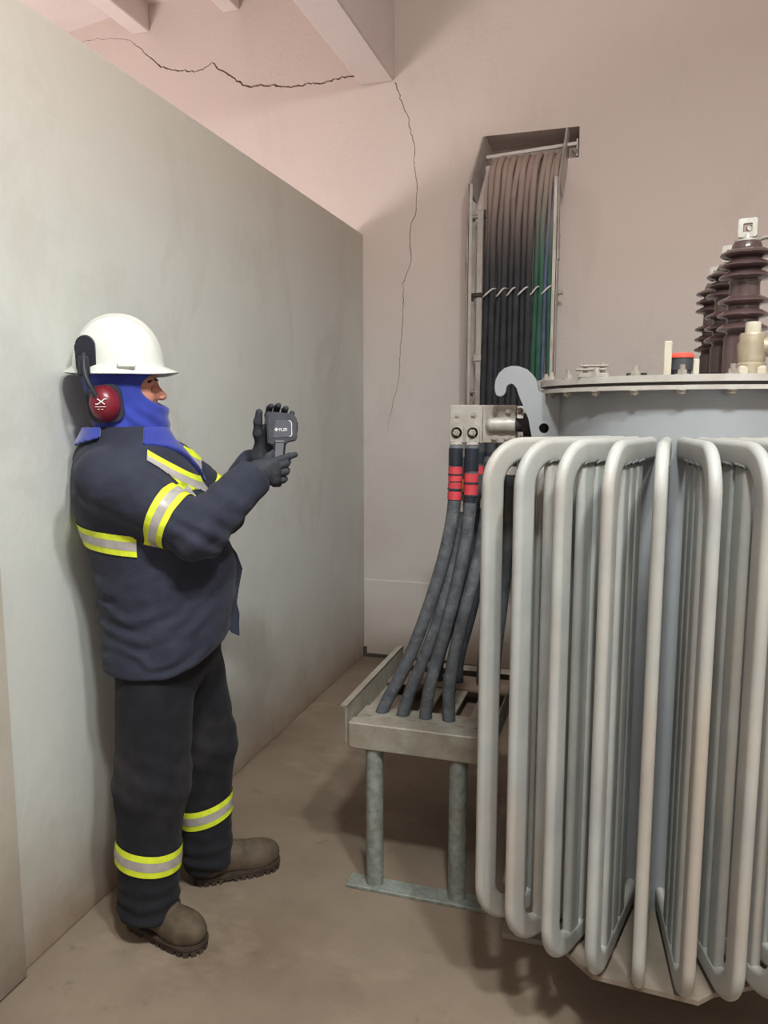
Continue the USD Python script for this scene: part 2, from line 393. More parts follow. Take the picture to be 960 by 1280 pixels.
slope = plate_xz([(-5.3, 3.76), (-3.0, 4.08), (-1.0, 4.16), (3.3, 4.16), (3.3, 4.4), (-5.3, 4.4)], -3.0, YB + 0.3)
structure('ceiling', slope, 'pink_plaster', 'pinkish sloping concrete ceiling')
structure('roof_beam', bx(-1.545, -1.335, -2.9, YB, 3.441, 4.15, 0.01), 'pink_plaster', 'deep pinkish concrete beam running to the back wall')
structure('roof_beam', bx(-3.075, -2.947, -2.9, YB, 3.925, 4.12, 0.006), 'pink_plaster', 'shallow pinkish beam on the left of the ceiling')
structure('roof_beam', bx(-2.43, -2.315, -2.9, YB, 3.962, 4.14, 0.006), 'pink_plaster', 'shallow pinkish beam between the other two beams')

# ------------------------------------------------------------------ the transformer
TC, TB, TR = np.array([0.20, 2.44]), np.array([0.20, 3.30]), 0.40


def stad(r, z0, z1, seg=48):
    """The tank's plan: two half-rounds joined by straight sides."""
    a = np.linspace(PI, 2 * PI, seg)
    pts = np.vstack([np.c_[TC[0] + r * np.cos(a), TC[1] + r * np.sin(a)], np.c_[TB[0] + r * np.cos(a - PI), TB[1] + r * np.sin(a - PI)]])
    return extrude(pts, z1 - z0).translate((0, 0, z0))


tr = thing('transformer', 'large grey oil-filled transformer with bent-tube cooling fins and brown bushings', 'transformer', (0.2, 2.44, 0))
obj('tank', stad(TR, 0.2, 1.606), 'tank_paint', tr, 40)
obj('flange', stad(TR + 0.042, 1.596, 1.607), 'lid_paint', tr, 40)
obj('gasket', stad(TR + 0.030, 1.607, 1.615), 'gasket', tr, 40)
obj('lid', stad(TR + 0.045, 1.615, 1.632), 'lid_paint', tr, 40)
rb_ = TR + 0.030
for a in np.arange(6, 360, 15.0):
    for c, lo_, hi_ in ((TC, 180, 360), (TB, 0, 180)):
        if lo_ <= a < hi_:
            x, y = c[0] + rb_ * math.cos(math.radians(a)), c[1] + rb_ * math.sin(math.radians(a))
            lb = obj('lid_bolt', bolt((x, y, 1.632), (0, 0, 1), 0.0115, 0.012, 0.012), 'zinc', tr); obj('nut', bolt((x, y, 1.596), (0, 0, -1), 0.0115, 0.010, 0.004), 'zinc', lb)
for s in (-1, 1):
    for y in np.arange(2.52, 3.3, 0.115):
        x = 0.2 + s * rb_
        lb = obj('lid_bolt', bolt((x, y, 1.632), (0, 0, 1), 0.0115, 0.012, 0.012), 'zinc', tr); obj('nut', bolt((x, y, 1.596), (0, 0, -1), 0.0115, 0.010, 0.004), 'zinc', lb)

FC, FR = np.array([0.122, 2.28]), 0.637
ZT, ZB, RBEND, HA, HB = 1.451, 0.25, 0.085, 0.030, 0.013
ANG = [-43.2, -33.2, -23.4, -13.6, -4.0, 5.6, 15.1, 24.6, 34.0, 43.5]
prof, prof_in = stadium(HA, HB + 0.001, 7), stadium(HA - 0.001, HB - 0.0015, 7)
for q, deg in enumerate(ANG):
    th = math.radians(deg); d = np.array([math.sin(th), -math.cos(th)]); tg = np.array([math.cos(th), math.sin(th), 0])
    P3 = lambda s, z: np.array([FC[0] + d[0] * s, FC[1] + d[1] * s, z])
    so = FR - HA - RBEND
    # inner end where the fin meets the tank
    e = FC - TC; b_ = e @ d; s_in = -b_ + math.sqrt(max(0, b_ * b_ - e @ e + TR * TR)) - 0.012
    aa = np.linspace(0, PI / 2, 9)
    path = [P3(s_in, ZT)] + [P3(so + RBEND * math.sin(t), ZT - RBEND + RBEND * math.cos(t)) for t in aa] + \
           [P3(so + RBEND * math.cos(t), ZB + RBEND - RBEND * math.sin(t)) for t in aa] + [P3(s_in, ZB)]
    path = np.array(path)
    fin = obj('cooling_fin', sweep(path, prof, tg), 'fin_paint', tr, 50)
    for s in (0.502, 0.437, 0.372):
        if s - HA < s_in + 0.005: continue
        obj('fin_tube', sweep(np.array([P3(s, z) for z in (ZB - 0.004, ZB + 0.3, 0.85, ZT - 0.3, ZT + 0.004)]), prof_in, tg), 'fin_paint', fin, 50)
        loop = []
        for u, v in stadium(HA, HB + 0.0002, 9):
            zz = ZT - HA + 0.0005 + 0.007 * (v / HB) ** 2 + 0.0018 * math.sin(u * 700)
            pt = P3(s + u, zz) + tg * v; loop.append(pt)
        obj('weld_bead', sweep(np.array(loop), ring(0.0042, 6), closed=True), 'weld', fin, 60)

# guard plate under the fins
gp = [(-0.10, 1.83), (-0.02, 1.752), (0.215, 1.738), (0.252, 1.775), (0.52, 1.93), (0.60, 2.2), (0.55, 2.44), (-0.15, 2.44), (-0.17, 2.1)]
obj('bottom_plate', extrude(gp, 0.012).translate((0, 0, 0.195)), 'bottom_paint', tr)
for y in (2.14, 3.35):
    sk = bx(-0.285, 0.66, y - 0.045, y + 0.045, 0.0, 0.195, 0.004) - bx(-0.4, 0.8, y - 0.06, y + 0.02, 0.02, 0.175)
    obj('skid_beam', sk, 'stand_galv', tr)

# lifting lugs
hook = [(-0.250, 1.44), (-0.266, 1.521), (-0.281, 1.557), (-0.297, 1.593), (-0.303, 1.612), (-0.312, 1.623), (-0.321, 1.626), (-0.330, 1.621), (-0.334, 1.613),
        (-0.335, 1.602), (-0.340, 1.593), (-0.351, 1.588), (-0.362, 1.592), (-0.3665, 1.603), (-0.368, 1.619), (-0.366, 1.636), (-0.356, 1.657), (-0.340, 1.671),
        (-0.32, 1.677), (-0.298, 1.676), (-0.275, 1.667), (-0.257, 1.650), (-0.246, 1.634), (-0.238, 1.600), (-0.168, 1.592), (-0.168, 1.44)]
pl = Polygon(hook).buffer(0.004).buffer(-0.004)
lug = plate_xz(np.array(pl.exterior.coords)[:-1], 2.305, 2.327) - to_axis(cyl(0.0145, 0.1, 24), (-0.221, 2.26, 1.495), (0, 1, 0))
obj('lifting_lug', lug, 'tank_paint', tr, 40)
obj('lifting_lug', lug.translate((0, 0.95, 0)), 'tank_paint', tr, 40)
lug2 = lug.mirror((1, 0, 0)).translate((0.4, 0, 0))
obj('lifting_lug', lug2, 'tank_paint', tr, 40)

# high-voltage bushings
def sheds(z, r=0.070, rc=0.042): return [(rc, z - 0.014), (rc + 0.004, z - 0.010), (r - 0.006, z - 0.0065), (r, z - 0.002), (r - 0.003, z + 0.0035), (rc + 0.010, z + 0.012), (rc, z + 0.016)]


for y in (2.46, 2.83, 3.22):
    X0 = 0.318; pr = [(0.0, 0.0), (0.055, 0.0), (0.055, 0.012), (0.048, 0.016), (0.048, 0.120)]
    for z in (0.147, 0.185, 0.223): pr += sheds(z)
    pr += [(0.041, 0.245), (0.040, 0.270)]
    for z in (0.291, 0.322, 0.354): pr += sheds(z, 0.0705, 0.041)
    pr += [(0.039, 0.380), (0.034, 0.388), (0.0, 0.388)]
    bsh = obj('high_voltage_bushing', lathe(pr, 44, (X0, y, 1.632)), 'porcelain', tr, 40)
    zt = 1.632 + 0.388
    obj('bushing_cap', lathe([(0, -0.002), (0.034, -0.002), (0.034, 0.004), (0.022, 0.008), (0.013, 0.010), (0.011, 0.02), (0, 0.02)], 30, (X0, y, zt)), 'tinned', bsh, 40)
    eye = CrossSection.square((0.036, 0.038), True).offset(0.007, manifold3d.JoinType.Round, 2.0, 24) - CrossSection.square((0.018, 0.018), True).offset(0.003, manifold3d.JoinType.Round, 2.0, 16)
    e = Manifold.extrude(eye, 0.020).transform(np.array([[1, 0, 0, 0], [0, 0, -1, 0.010], [0, 1, 0, 0]], float)).rotate((0, 0, -12)).translate((X0, y, zt + 0.038))
    obj('terminal_eye', e, 'tinned', bsh)
    obj('terminal_bolt', to_axis(cyl(0.0075, 0.012, 14), (X0 + 0.002, y + 0.010, zt + 0.038), (0.2, -1, 0)), 'lid_paint', bsh)
    obj('arcing_horn', tube([(X0 + 0.030, y, zt + 0.004), (X0 + 0.05, y - 0.004, zt + 0.010), (X0 + 0.085, y - 0.006, zt - 0.004), (X0 + 0.12, y - 0.006, zt - 0.03)], 0.006, 16), 'stand_galv', bsh, 40)

# things on the lid
v = obj('oil_valve', lathe([(0, 0), (0.034, 0), (0.034, 0.028), (0.030, 0.032), (0.032, 0.040), (0.034, 0.075), (0.030, 0.086), (0.031, 0.098), (0.028, 0.104), (0.0, 0.104)], 32, (0.300, 2.13, 1.632)), 'brass_dull', tr, 40)
obj('valve_cap', lathe([(0, 0.10), (0.0185, 0.10), (0.0185, 0.128), (0.016, 0.131), (0, 0.131)], 24, (0.300, 2.13, 1.632)), 'cream_paint', v, 40)
obj('valve_base', bx(0.268, 0.332, 2.098, 2.162, 1.632, 1.655, 0.004), 'cream_paint', v)
obj('valve_elbow', cat([to_axis(cyl(0.024, 0.05, 24), (0.318, 2.13, 1.702), (1, -0.1, 0)), tube([(0.363, 2.126, 1.702), (0.388, 2.12, 1.70), (0.400, 2.115, 1.675), (0.402, 2.113, 1.632)], 0.010, 16)]), 'brass_dull', v, 40)
g = obj('pressure_relief_device', lathe([(0, 0), (0.024, 0), (0.024, 0.010), (0.0275, 0.014), (0.0275, 0.044), (0, 0.044)], 28, (0.137, 2.12, 1.634)), 'dark_part', tr, 40)
obj('red_cap', lathe([(0, 0.044), (0.0295, 0.044), (0.0295, 0.050), (0.024, 0.056), (0, 0.058)], 28, (0.137, 2.12, 1.634)), 'red_cap', g, 40)
obj('guard_bar', bx(0.093, 0.112, 2.10, 2.112, 1.632, 1.720, 0.002), 'cream_paint', tr)
obj('guard_bar', bx(0.165, 0.180, 2.125, 2.137, 1.632, 1.676, 0.002), 'cream_paint', tr)
obj('clamp_bracket', cat([bx(-0.118, -0.040, 2.12, 2.14, 1.632, 1.644, 0.002), bx(-0.126, -0.046, 2.118, 2.142, 1.650, 1.656, 0.002), bx(-0.114, -0.040, 2.118, 2.142, 1.660, 1.665, 0.002),
                         to_axis(cyl(0.006, 0.03, 10), (-0.10, 2.13, 1.64), (0, 0, 1)), to_axis(cyl(0.006, 0.03, 10), (-0.056, 2.13, 1.64), (0, 0, 1))]), 'zinc', tr)
for x in (0.012, 0.046): obj('filler_plug', bolt((x, 2.08, 1.632), (0, 0, 1), 0.009, 0.008, 0), 'dark_part', tr)

# low-voltage terminals on the left side
for k, y in enumerate((2.40, 2.78, 3.14)):
    dy = y - 2.40
    flag = bx(-0.523, -0.313, y - 0.004, y + 0.010, 1.445, 1.564, 0.002)
    lv = obj('low_voltage_terminal', flag, 'tinned', tr)
    clamp = bx(-0.416, -0.313, y - 0.014, y - 0.004, 1.447, 1.561, 0.002)
    clamp = clamp + (to_axis(cyl(0.027, 0.075, 28), (-0.388, y - 0.010, 1.503), (1, 0, 0)) + Manifold.sphere(0.027, 28).scale((0.7, 1, 1)).translate((-0.388, y - 0.010, 1.503)))
    obj('stem_clamp', clamp, 'tinned', lv, 40)
    for x, z in ((-0.376, 1.544), (-0.336, 1.544), (-0.377, 1.462), (-0.337, 1.462)):
        obj('terminal_bolt', bolt((x, y - 0.014, z), (0, -1, 0), 0.0095, 0.008, 0.004), 'zinc', lv)
    for x in (-0.498, -0.447): obj('terminal_bolt', bolt((x, y - 0.004, 1.532), (0, -1, 0), 0.007, 0.004, 0.002), 'zinc', lv)
    st = cat([to_axis(cyl(0.020, 0.14, 24), (-0.314, y, 1.503), (1, 0, 0)), to_axis(cyl(0.036, 0.028, 24), (-0.29, y, 1.503), (1, 0, 0)), to_axis(cyl(0.042, 0.03, 24), (-0.25, y, 1.503), (1, 0, 0)), to_axis(cyl(0.05, 0.02, 24), (-0.215, y, 1.503), (1, 0, 0))])
    obj('terminal_stem', st, 'dark_part', lv, 40)
    obj('stem_bolt', bolt((-0.300, y - 0.03, 1.545), (0, -1, 0.2), 0.008, 0.01, 0.004), 'zinc', lv)

# ------------------------------------------------------------------ the cable stand
ST = thing('cable_stand', 'low galvanised steel stand with pipe legs that carries the cable ends', 'stand', (-0.58, 2.5, 0))
x0, x1, y0, y1, zt = -0.80, -0.35, 2.20, 2.86, 0.565
obj('front_beam', bx(x0, x1, y0, y0 + 0.05, 0.478, zt, 0.004) - bx(x0 - 1, x1 + 1, y0 + 0.006, y0 + 0.1, 0.484, zt - 0.006), 'stand_galv', ST)
obj('rear_beam', bx(x0, x1, y1 - 0.05, y1, 0.478, zt, 0.004) - bx(x0 - 1, x1 + 1, y1 - 0.1, y1 - 0.006, 0.484, zt - 0.006), 'stand_galv', ST)
obj('side_plate', cat([plate_yz([(2.192, 0.500), (2.192, 0.618), (2.846, 0.622), (2.846, 0.500)], x0 - 0.006, x0), bx(x0 - 0.022, x0, 2.192, 2.846, 0.616, 0.622), plate_yz([(2.21, 0.53), (2.85, 0.53), (2.85, 0.535), (2.21, 0.535)], x0, x0 + 0.03)]), 'stand_galv', ST)
obj('side_rail', bx(x1 - 0.005, x1, y0, y1, 0.478, zt, 0.002), 'stand_galv', ST)
hol = bx(x0 + 0.004, x1 - 0.006, y0 + 0.06, 2.375, 0.548, 0.556)
CB = [(-0.728, 2.335), (-0.655, 2.330), (-0.577, 2.328), (-0.500, 2.330)]
for x, y in CB: hol = hol - cyl(0.022, 0.1, 20).translate((x, y, 0.5))
for x in (-0.76, -0.69, -0.615, -0.54, -0.45, -0.40): hol = hol - bx(x - 0.012, x + 0.012, 2.287, 2.292, 0.5, 0.6)
obj('gland_plate', hol, 'stand_galv', ST)
obj('gland_plate', bx(x0 + 0.004, x1 - 0.006, 2.62, 2.76, 0.548, 0.556), 'stand_inner', ST)
for x in (-0.69, -0.60, -0.515, -0.425):
    obj('cross_bar', bx(x - 0.02, x + 0.02, 2.375, 2.62, 0.540, 0.550, 0.002).rotate((0, 0, 0)), 'stand_galv', ST)
obj('under_tray', bx(x0 + 0.002, x1 - 0.006, 2.43, 2.80, 0.486, 0.490), 'stand_inner', ST)
LEGS = [(-0.722, 2.235), (-0.448, 2.235), (-0.448, 2.82), (-0.38, 2.82)]
for x, y in LEGS[:3]: obj('leg', cyl(0.0285, 0.468 if y < 2.5 else 0.478, 28).translate((x, y, 0.010 if y < 2.5 else 0.0)), 'stand_leg', ST, 40)
obj('foot_bar', bx(-0.81, -0.345, 2.195, 2.262, 0.0, 0.012, 0.002), 'stand_leg', ST)

# ------------------------------------------------------------------ cables from the terminals down to the stand
def pcable(path, lugp, label, tapes, m, group, ties=()):
    t = thing('power_cable', label, 'cable', path[-1], 0, group)
    p = smooth_path(path, 46)
    obj('sheath', sweep(p, ring(0.0205, 16)), m, t, True)
    if lugp is not None:
        x, y, z = lugp
        lug_ = plate_xz(np.array(Polygon([(-0.021, -0.03), (0.021, -0.03), (0.021, 0.012)] + [(0.021 * math.cos(a), 0.012 + 0.021 * math.sin(a)) for a in np.linspace(0.1, PI - 0.1, 9)] + [(-0.021, 0.012)]).exterior.coords)[:-1], -0.009, 0.0)
        lg = obj('cable_lug', cat([lug_.translate((x, y, z)), to_axis(cyl(0.0125, 0.10, 20), (x, y - 0.012, z - 0.125), (0, 0, 1)), to_axis(cyl(0.021, 0.008, 20, 0.013), (x, y - 0.011, z - 0.036), (0, 0, 1))]), 'tinned', t, 40)
        obj('lug_bolt', cat([bolt((x, y - 0.009, z), (0, -1, 0), 0.0125, 0.009, 0.006), to_axis(cyl(0.019, 0.003, 20), (x, y - 0.008, z), (0, -1, 0))]), 'zinc', lg)
    c = np.r_[0, np.cumsum(np.linalg.norm(np.diff(p, axis=0), axis=1))]
    def seg(z0, z1, r, m_, name):
        q = p[(p[:, 2] <= z0) & (p[:, 2] >= z1)]
        f = lambda z: np.array([np.interp(-z, -p[:, 2], p[:, i]) for i in range(3)])
        zs = np.linspace(z0, z1, 6)
        obj(name, sweep(np.array([f(z) for z in zs]), ring(r, 16)), m_, t, 50)
    for z0, z1, kind in tapes:
        mm = {'r': ('red_tape', 'tape_red', 0.0225), 'o': ('orange_tape', 'tape_orange', 0.0228), 'w': ('white_tape', 'tape_white', 0.0228), 'b': ('heat_shrink_sleeve', 'heat_shrink', 0.0222), 't': ('cable_tie', 'dark_part', 0.0242)}[kind]
        seg(z0, z1, mm[2], mm[1], mm[0])
    return t


Y1 = 2.383
def along(a, b, y_a, y_b): return [(x, y_a + (y_b - y_a) * i / (len(a) - 1), z) for i, (x, z) in enumerate(a)]


gA = 'cables from the low-voltage terminal to the stand'
T1 = [(1.43, 1.375, 'b'), (1.372, 1.350, 'r'), (1.346, 1.326, 'r'), (1.350, 1.345, 't'), (1.322, 1.304, 'r'), (1.304, 1.299, 't'), (1.294, 1.268, 'r')]
pcable([(-0.498, 2.378, 1.44), (-0.498, 2.375, 1.36), (-0.50, 2.37, 1.26), (-0.518, 2.36, 1.13), (-0.556, 2.35, 0.98), (-0.612, 2.34, 0.81), (-0.672, 2.335, 0.67), (-0.726, 2.335, 0.56), (-0.735, 2.335, 0.53)],
       (-0.498, 2.3955, 1.478), 'leftmost red-taped grey cable, ending at the outer corner of the stand', T1, 'cable_grey', gA)
pcable([(-0.47, 2.425, 1.40), (-0.472, 2.42, 1.33), (-0.478, 2.41, 1.20), (-0.498, 2.39, 1.08), (-0.535, 2.37, 0.92), (-0.585, 2.35, 0.76), (-0.630, 2.335, 0.64), (-0.655, 2.33, 0.555), (-0.66, 2.33, 0.53)],
       None, 'second grey cable from the left on the stand, running between the two red-taped ones', [(1.33, 1.29, 'o'), (1.29, 1.285, 't'), (1.26, 1.225, 'w')], 'cable_grey', gA)
T2 = [(1.43, 1.36, 'b'), (1.352, 1.325, 'r'), (1.325, 1.32, 't'), (1.318, 1.285, 'r'), (1.285, 1.28, 't'), (1.28, 1.262, 'b')]
pcable([(-0.447, 2.378, 1.44), (-0.447, 2.375, 1.36), (-0.449, 2.37, 1.25), (-0.462, 2.36, 1.12), (-0.492, 2.35, 0.96), (-0.53, 2.34, 0.80), (-0.565, 2.33, 0.66), (-0.578, 2.328, 0.555), (-0.579, 2.328, 0.53)],
       (-0.447, 2.3955, 1.478), 'dusty grey cable with a shorter red band, third from the left on the stand', T2, 'cable_grey', gA)
pcable([(-0.40, 2.45, 1.40), (-0.402, 2.44, 1.32), (-0.41, 2.42, 1.18), (-0.432, 2.39, 1.04), (-0.462, 2.36, 0.90), (-0.489, 2.34, 0.76), (-0.502, 2.33, 0.64), (-0.500, 2.33, 0.555), (-0.499, 2.33, 0.53)],
       None, 'grey cable standing nearest the cooling fins on the stand, fourth from the left', [(1.31, 1.285, 'w'), (1.265, 1.235, 'w')], 'cable_grey', gA)
gB = 'dark cables behind the front row on the stand'
for k, (xa, xb, lab) in enumerate(((-0.49, -0.62, 'leftmost of the dark cables behind the front row on the stand'), (-0.45, -0.545, 'second dark cable behind the front row on the stand'),
                                   (-0.41, -0.455, 'dark cable behind the front row, third from the left of its row'), (-0.375, -0.41, 'dark cable behind the front row, right of its row beside the fins'))):
    pcable([(xa, 2.765, 1.47), (xa, 2.765, 1.36), (xa - 0.004, 2.76, 1.22), (xa + (xb - xa) * 0.25, 2.74, 1.02), (xa + (xb - xa) * 0.6, 2.71, 0.80), (xb, 2.69, 0.62), (xb, 2.69, 0.55)],
           (xa, 2.7755, 1.49) if k < 2 else None, lab, [(1.40, 1.36, 'b'), (1.35, 1.32, 'r' if k < 2 else 'w')], 'cable_black', gB)

# ------------------------------------------------------------------ the wall tray
YT = 4.33
CT = thing('cable_tray', 'steel cable tray hung upright on the back wall with an angled hood', 'cable tray', (-0.6, YT, 0.4))
for xs, sgn in ((-0.853, 1), (-0.372, -1)):
    rail = cat([bx(xs - 0.004, xs + 0.004, YT, YT + 0.10, 0.45, 2.78), bx(min(xs, xs + 0.022 * sgn), max(xs, xs + 0.022 * sgn), YT, YT + 0.004, 0.45, 2.78), bx(min(xs, xs + 0.022 * sgn), max(xs, xs + 0.022 * sgn), YT + 0.096, YT + 0.10, 0.45, 2.78)])
    obj('side_rail', rail, 'tray_steel', CT)
    hood = plate_yz([(YT, 2.76), (YT + 0.10, 2.70), (YB + 0.02, 2.925), (YB + 0.02, 3.075), (YB - 0.03, 3.075)], xs + 0.035 - 0.004 if sgn > 0 else xs + 0.062 - 0.004, xs + 0.035 + 0.004 if sgn > 0 else xs + 0.062 + 0.004)
    # the hood side leans from the rail to the edge of the hole
    v_, f_, _ = meshkit.arrays(hood); v_ = v_.copy()
    tx = (v_[:, 1] - YT) / (YB - YT); base_x = xs + (0.035 if sgn > 0 else 0.062)
    v_[:, 0] += np.where(sgn > 0, -0.035 + 0.055 * tx, -0.062 + 0.026 * tx)
    obj('hood_side', trimesh.Trimesh(v_, f_, process=False), 'tray_steel', CT)
    obj('rail_splice', bx(xs - 0.009 * sgn - 0.003, xs - 0.009 * sgn + 0.003, YT + 0.015, YT + 0.085, 2.36, 2.50, 0.001) if sgn > 0 else bx(xs + 0.004, xs + 0.010, YT + 0.015, YT + 0.085, 2.36, 2.50, 0.001), 'tray_steel', CT)
for z in (0.7, 1.02, 1.34, 1.66, 2.19, 2.62):
    obj('rung', cat([to_axis(cyl(0.011, 0.524 if z == 2.19 else 0.488, 14), (-0.862, YT + 0.07, z), (1, 0, 0)), to_axis(cyl(0.018, 0.012, 6), (-0.372 if z == 2.19 else -0.388, YT + 0.07, z), (1, 0, 0))]), 'tray_steel', CT, 40)
obj('conduit_strip', bx(-0.812, -0.782, YT + 0.055, YT + 0.062, 0.6, 2.66), 'tray_steel', CT)
obj('conduit_rod', to_axis(cyl(0.005, 2.05, 10), (-0.770, YT + 0.05, 0.6), (0, 0, 1)), 'dark_trim', CT, 40)
obj('strip_clamp', bx(-0.826, -0.768, YT + 0.046, YT + 0.058, 1.83, 1.87, 0.002), 'tray_steel', CT)
obj('strip_clamp', bx(-0.845, -0.768, YT + 0.040, YT + 0.058, 2.185, 2.205, 0.002), 'dark_trim', CT)
obj('hood_bar', plate_xz([(-0.79, 2.957), (-0.295, 2.985), (-0.295, 3.002), (-0.79, 2.974)], YB - 0.02, YB - 0.012), 'tie_white', CT)
obj('hood_corner', plate_yz([(YB - 0.01, 2.93), (YB + 0.12, 2.93), (YB + 0.12, 3.03), (YB - 0.01, 3.02)], -0.298, -0.290), 'tray_steel', CT)
obj('corner_bolt', bolt((-0.305, YB - 0.01, 2.955), (-0.3, -1, 0.2), 0.012, 0.01, 0.02), 'zinc', CT)

order = ['first', 'second', 'third', 'fourth', 'fifth', 'sixth', 'seventh', 'eighth']
NC = 12
rngc = np.random.default_rng(4)
cols = ['k'] * 8 + ['g', 'g', 'u', 'g']
rad = [0.0180] * 8 + [0.0172, 0.0165, 0.0095, 0.0172]
xs_ = [-0.751 + 0.0333 * k for k in range(8)]
GREEN_X = [-0.481, -0.452, -0.4285, -0.404]
for k in range(NC):
    x = xs_[k] if k < 8 else GREEN_X[k - 8]
    lab = (f'{order[k]} black cable from the left in the wall tray' if k < 8 else {8: 'green cable next to the black ones in the wall tray', 9: 'middle green cable in the wall tray', 10: 'thin blue cable between green ones in the wall tray', 11: 'green cable against the right rail of the wall tray'}[k])
    yb = YT + (0.042 if k % 2 == 0 else 0.024)
    if k == 10: yb = YT + 0.012
    xt = x + 0.022 + 0.006 * (k / 11)
    wob = rngc.normal(0, 0.004, 6)
    pts = [(xt + 0.004, YB + 0.16, 2.948), (xt + 0.002, YB + 0.05, 2.946 + 0.012 * (k % 2)), (xt, YB - 0.05, 2.925 + 0.010 * (k % 2)), (x + 0.018 + wob[0], YB - 0.115, 2.868), (x + 0.011 + wob[1], yb + 0.018, 2.74), (x + 0.006 + wob[2], yb, 2.55),
           (x + wob[3] * 0.5, yb, 2.30), (x - 0.002, yb, 2.10), (x - 0.004 + wob[4], yb, 1.75), (x - 0.008, yb, 1.3), (x - 0.008, yb, 0.6)]
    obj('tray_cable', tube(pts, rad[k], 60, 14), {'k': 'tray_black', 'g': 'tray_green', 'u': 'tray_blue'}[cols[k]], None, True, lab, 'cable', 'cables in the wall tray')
for k, (xa, xb) in enumerate(((-0.762, -0.706), (-0.690, -0.644), (-0.636, -0.590), (-0.575, -0.522), (-0.508, -0.462), (-0.448, -0.395))):
    pth = np.array([(xa - 0.006, YT + 0.06, 2.175), (xa - 0.002, YT + 0.010, 2.178), (xa + 0.012, YT - 0.004, 2.186), ((xa + xb) / 2, YT - 0.004, 2.20), (xb - 0.01, YT - 0.002, 2.214), (xb + 0.003, YT + 0.014, 2.22), (xb + 0.005, YT + 0.06, 2.22)])
    obj('cable_tie', sweep(smooth_path(pth, 24), np.array([(-0.0015, -0.005), (0.0015, -0.005), (0.0015, 0.005), (-0.0015, 0.005)]), (0, 0, 1)), 'tie_white', None, 30,
        f'white cable tie around the tray cables, {order[k]} from the left', 'cable tie', 'white ties across the tray cables')
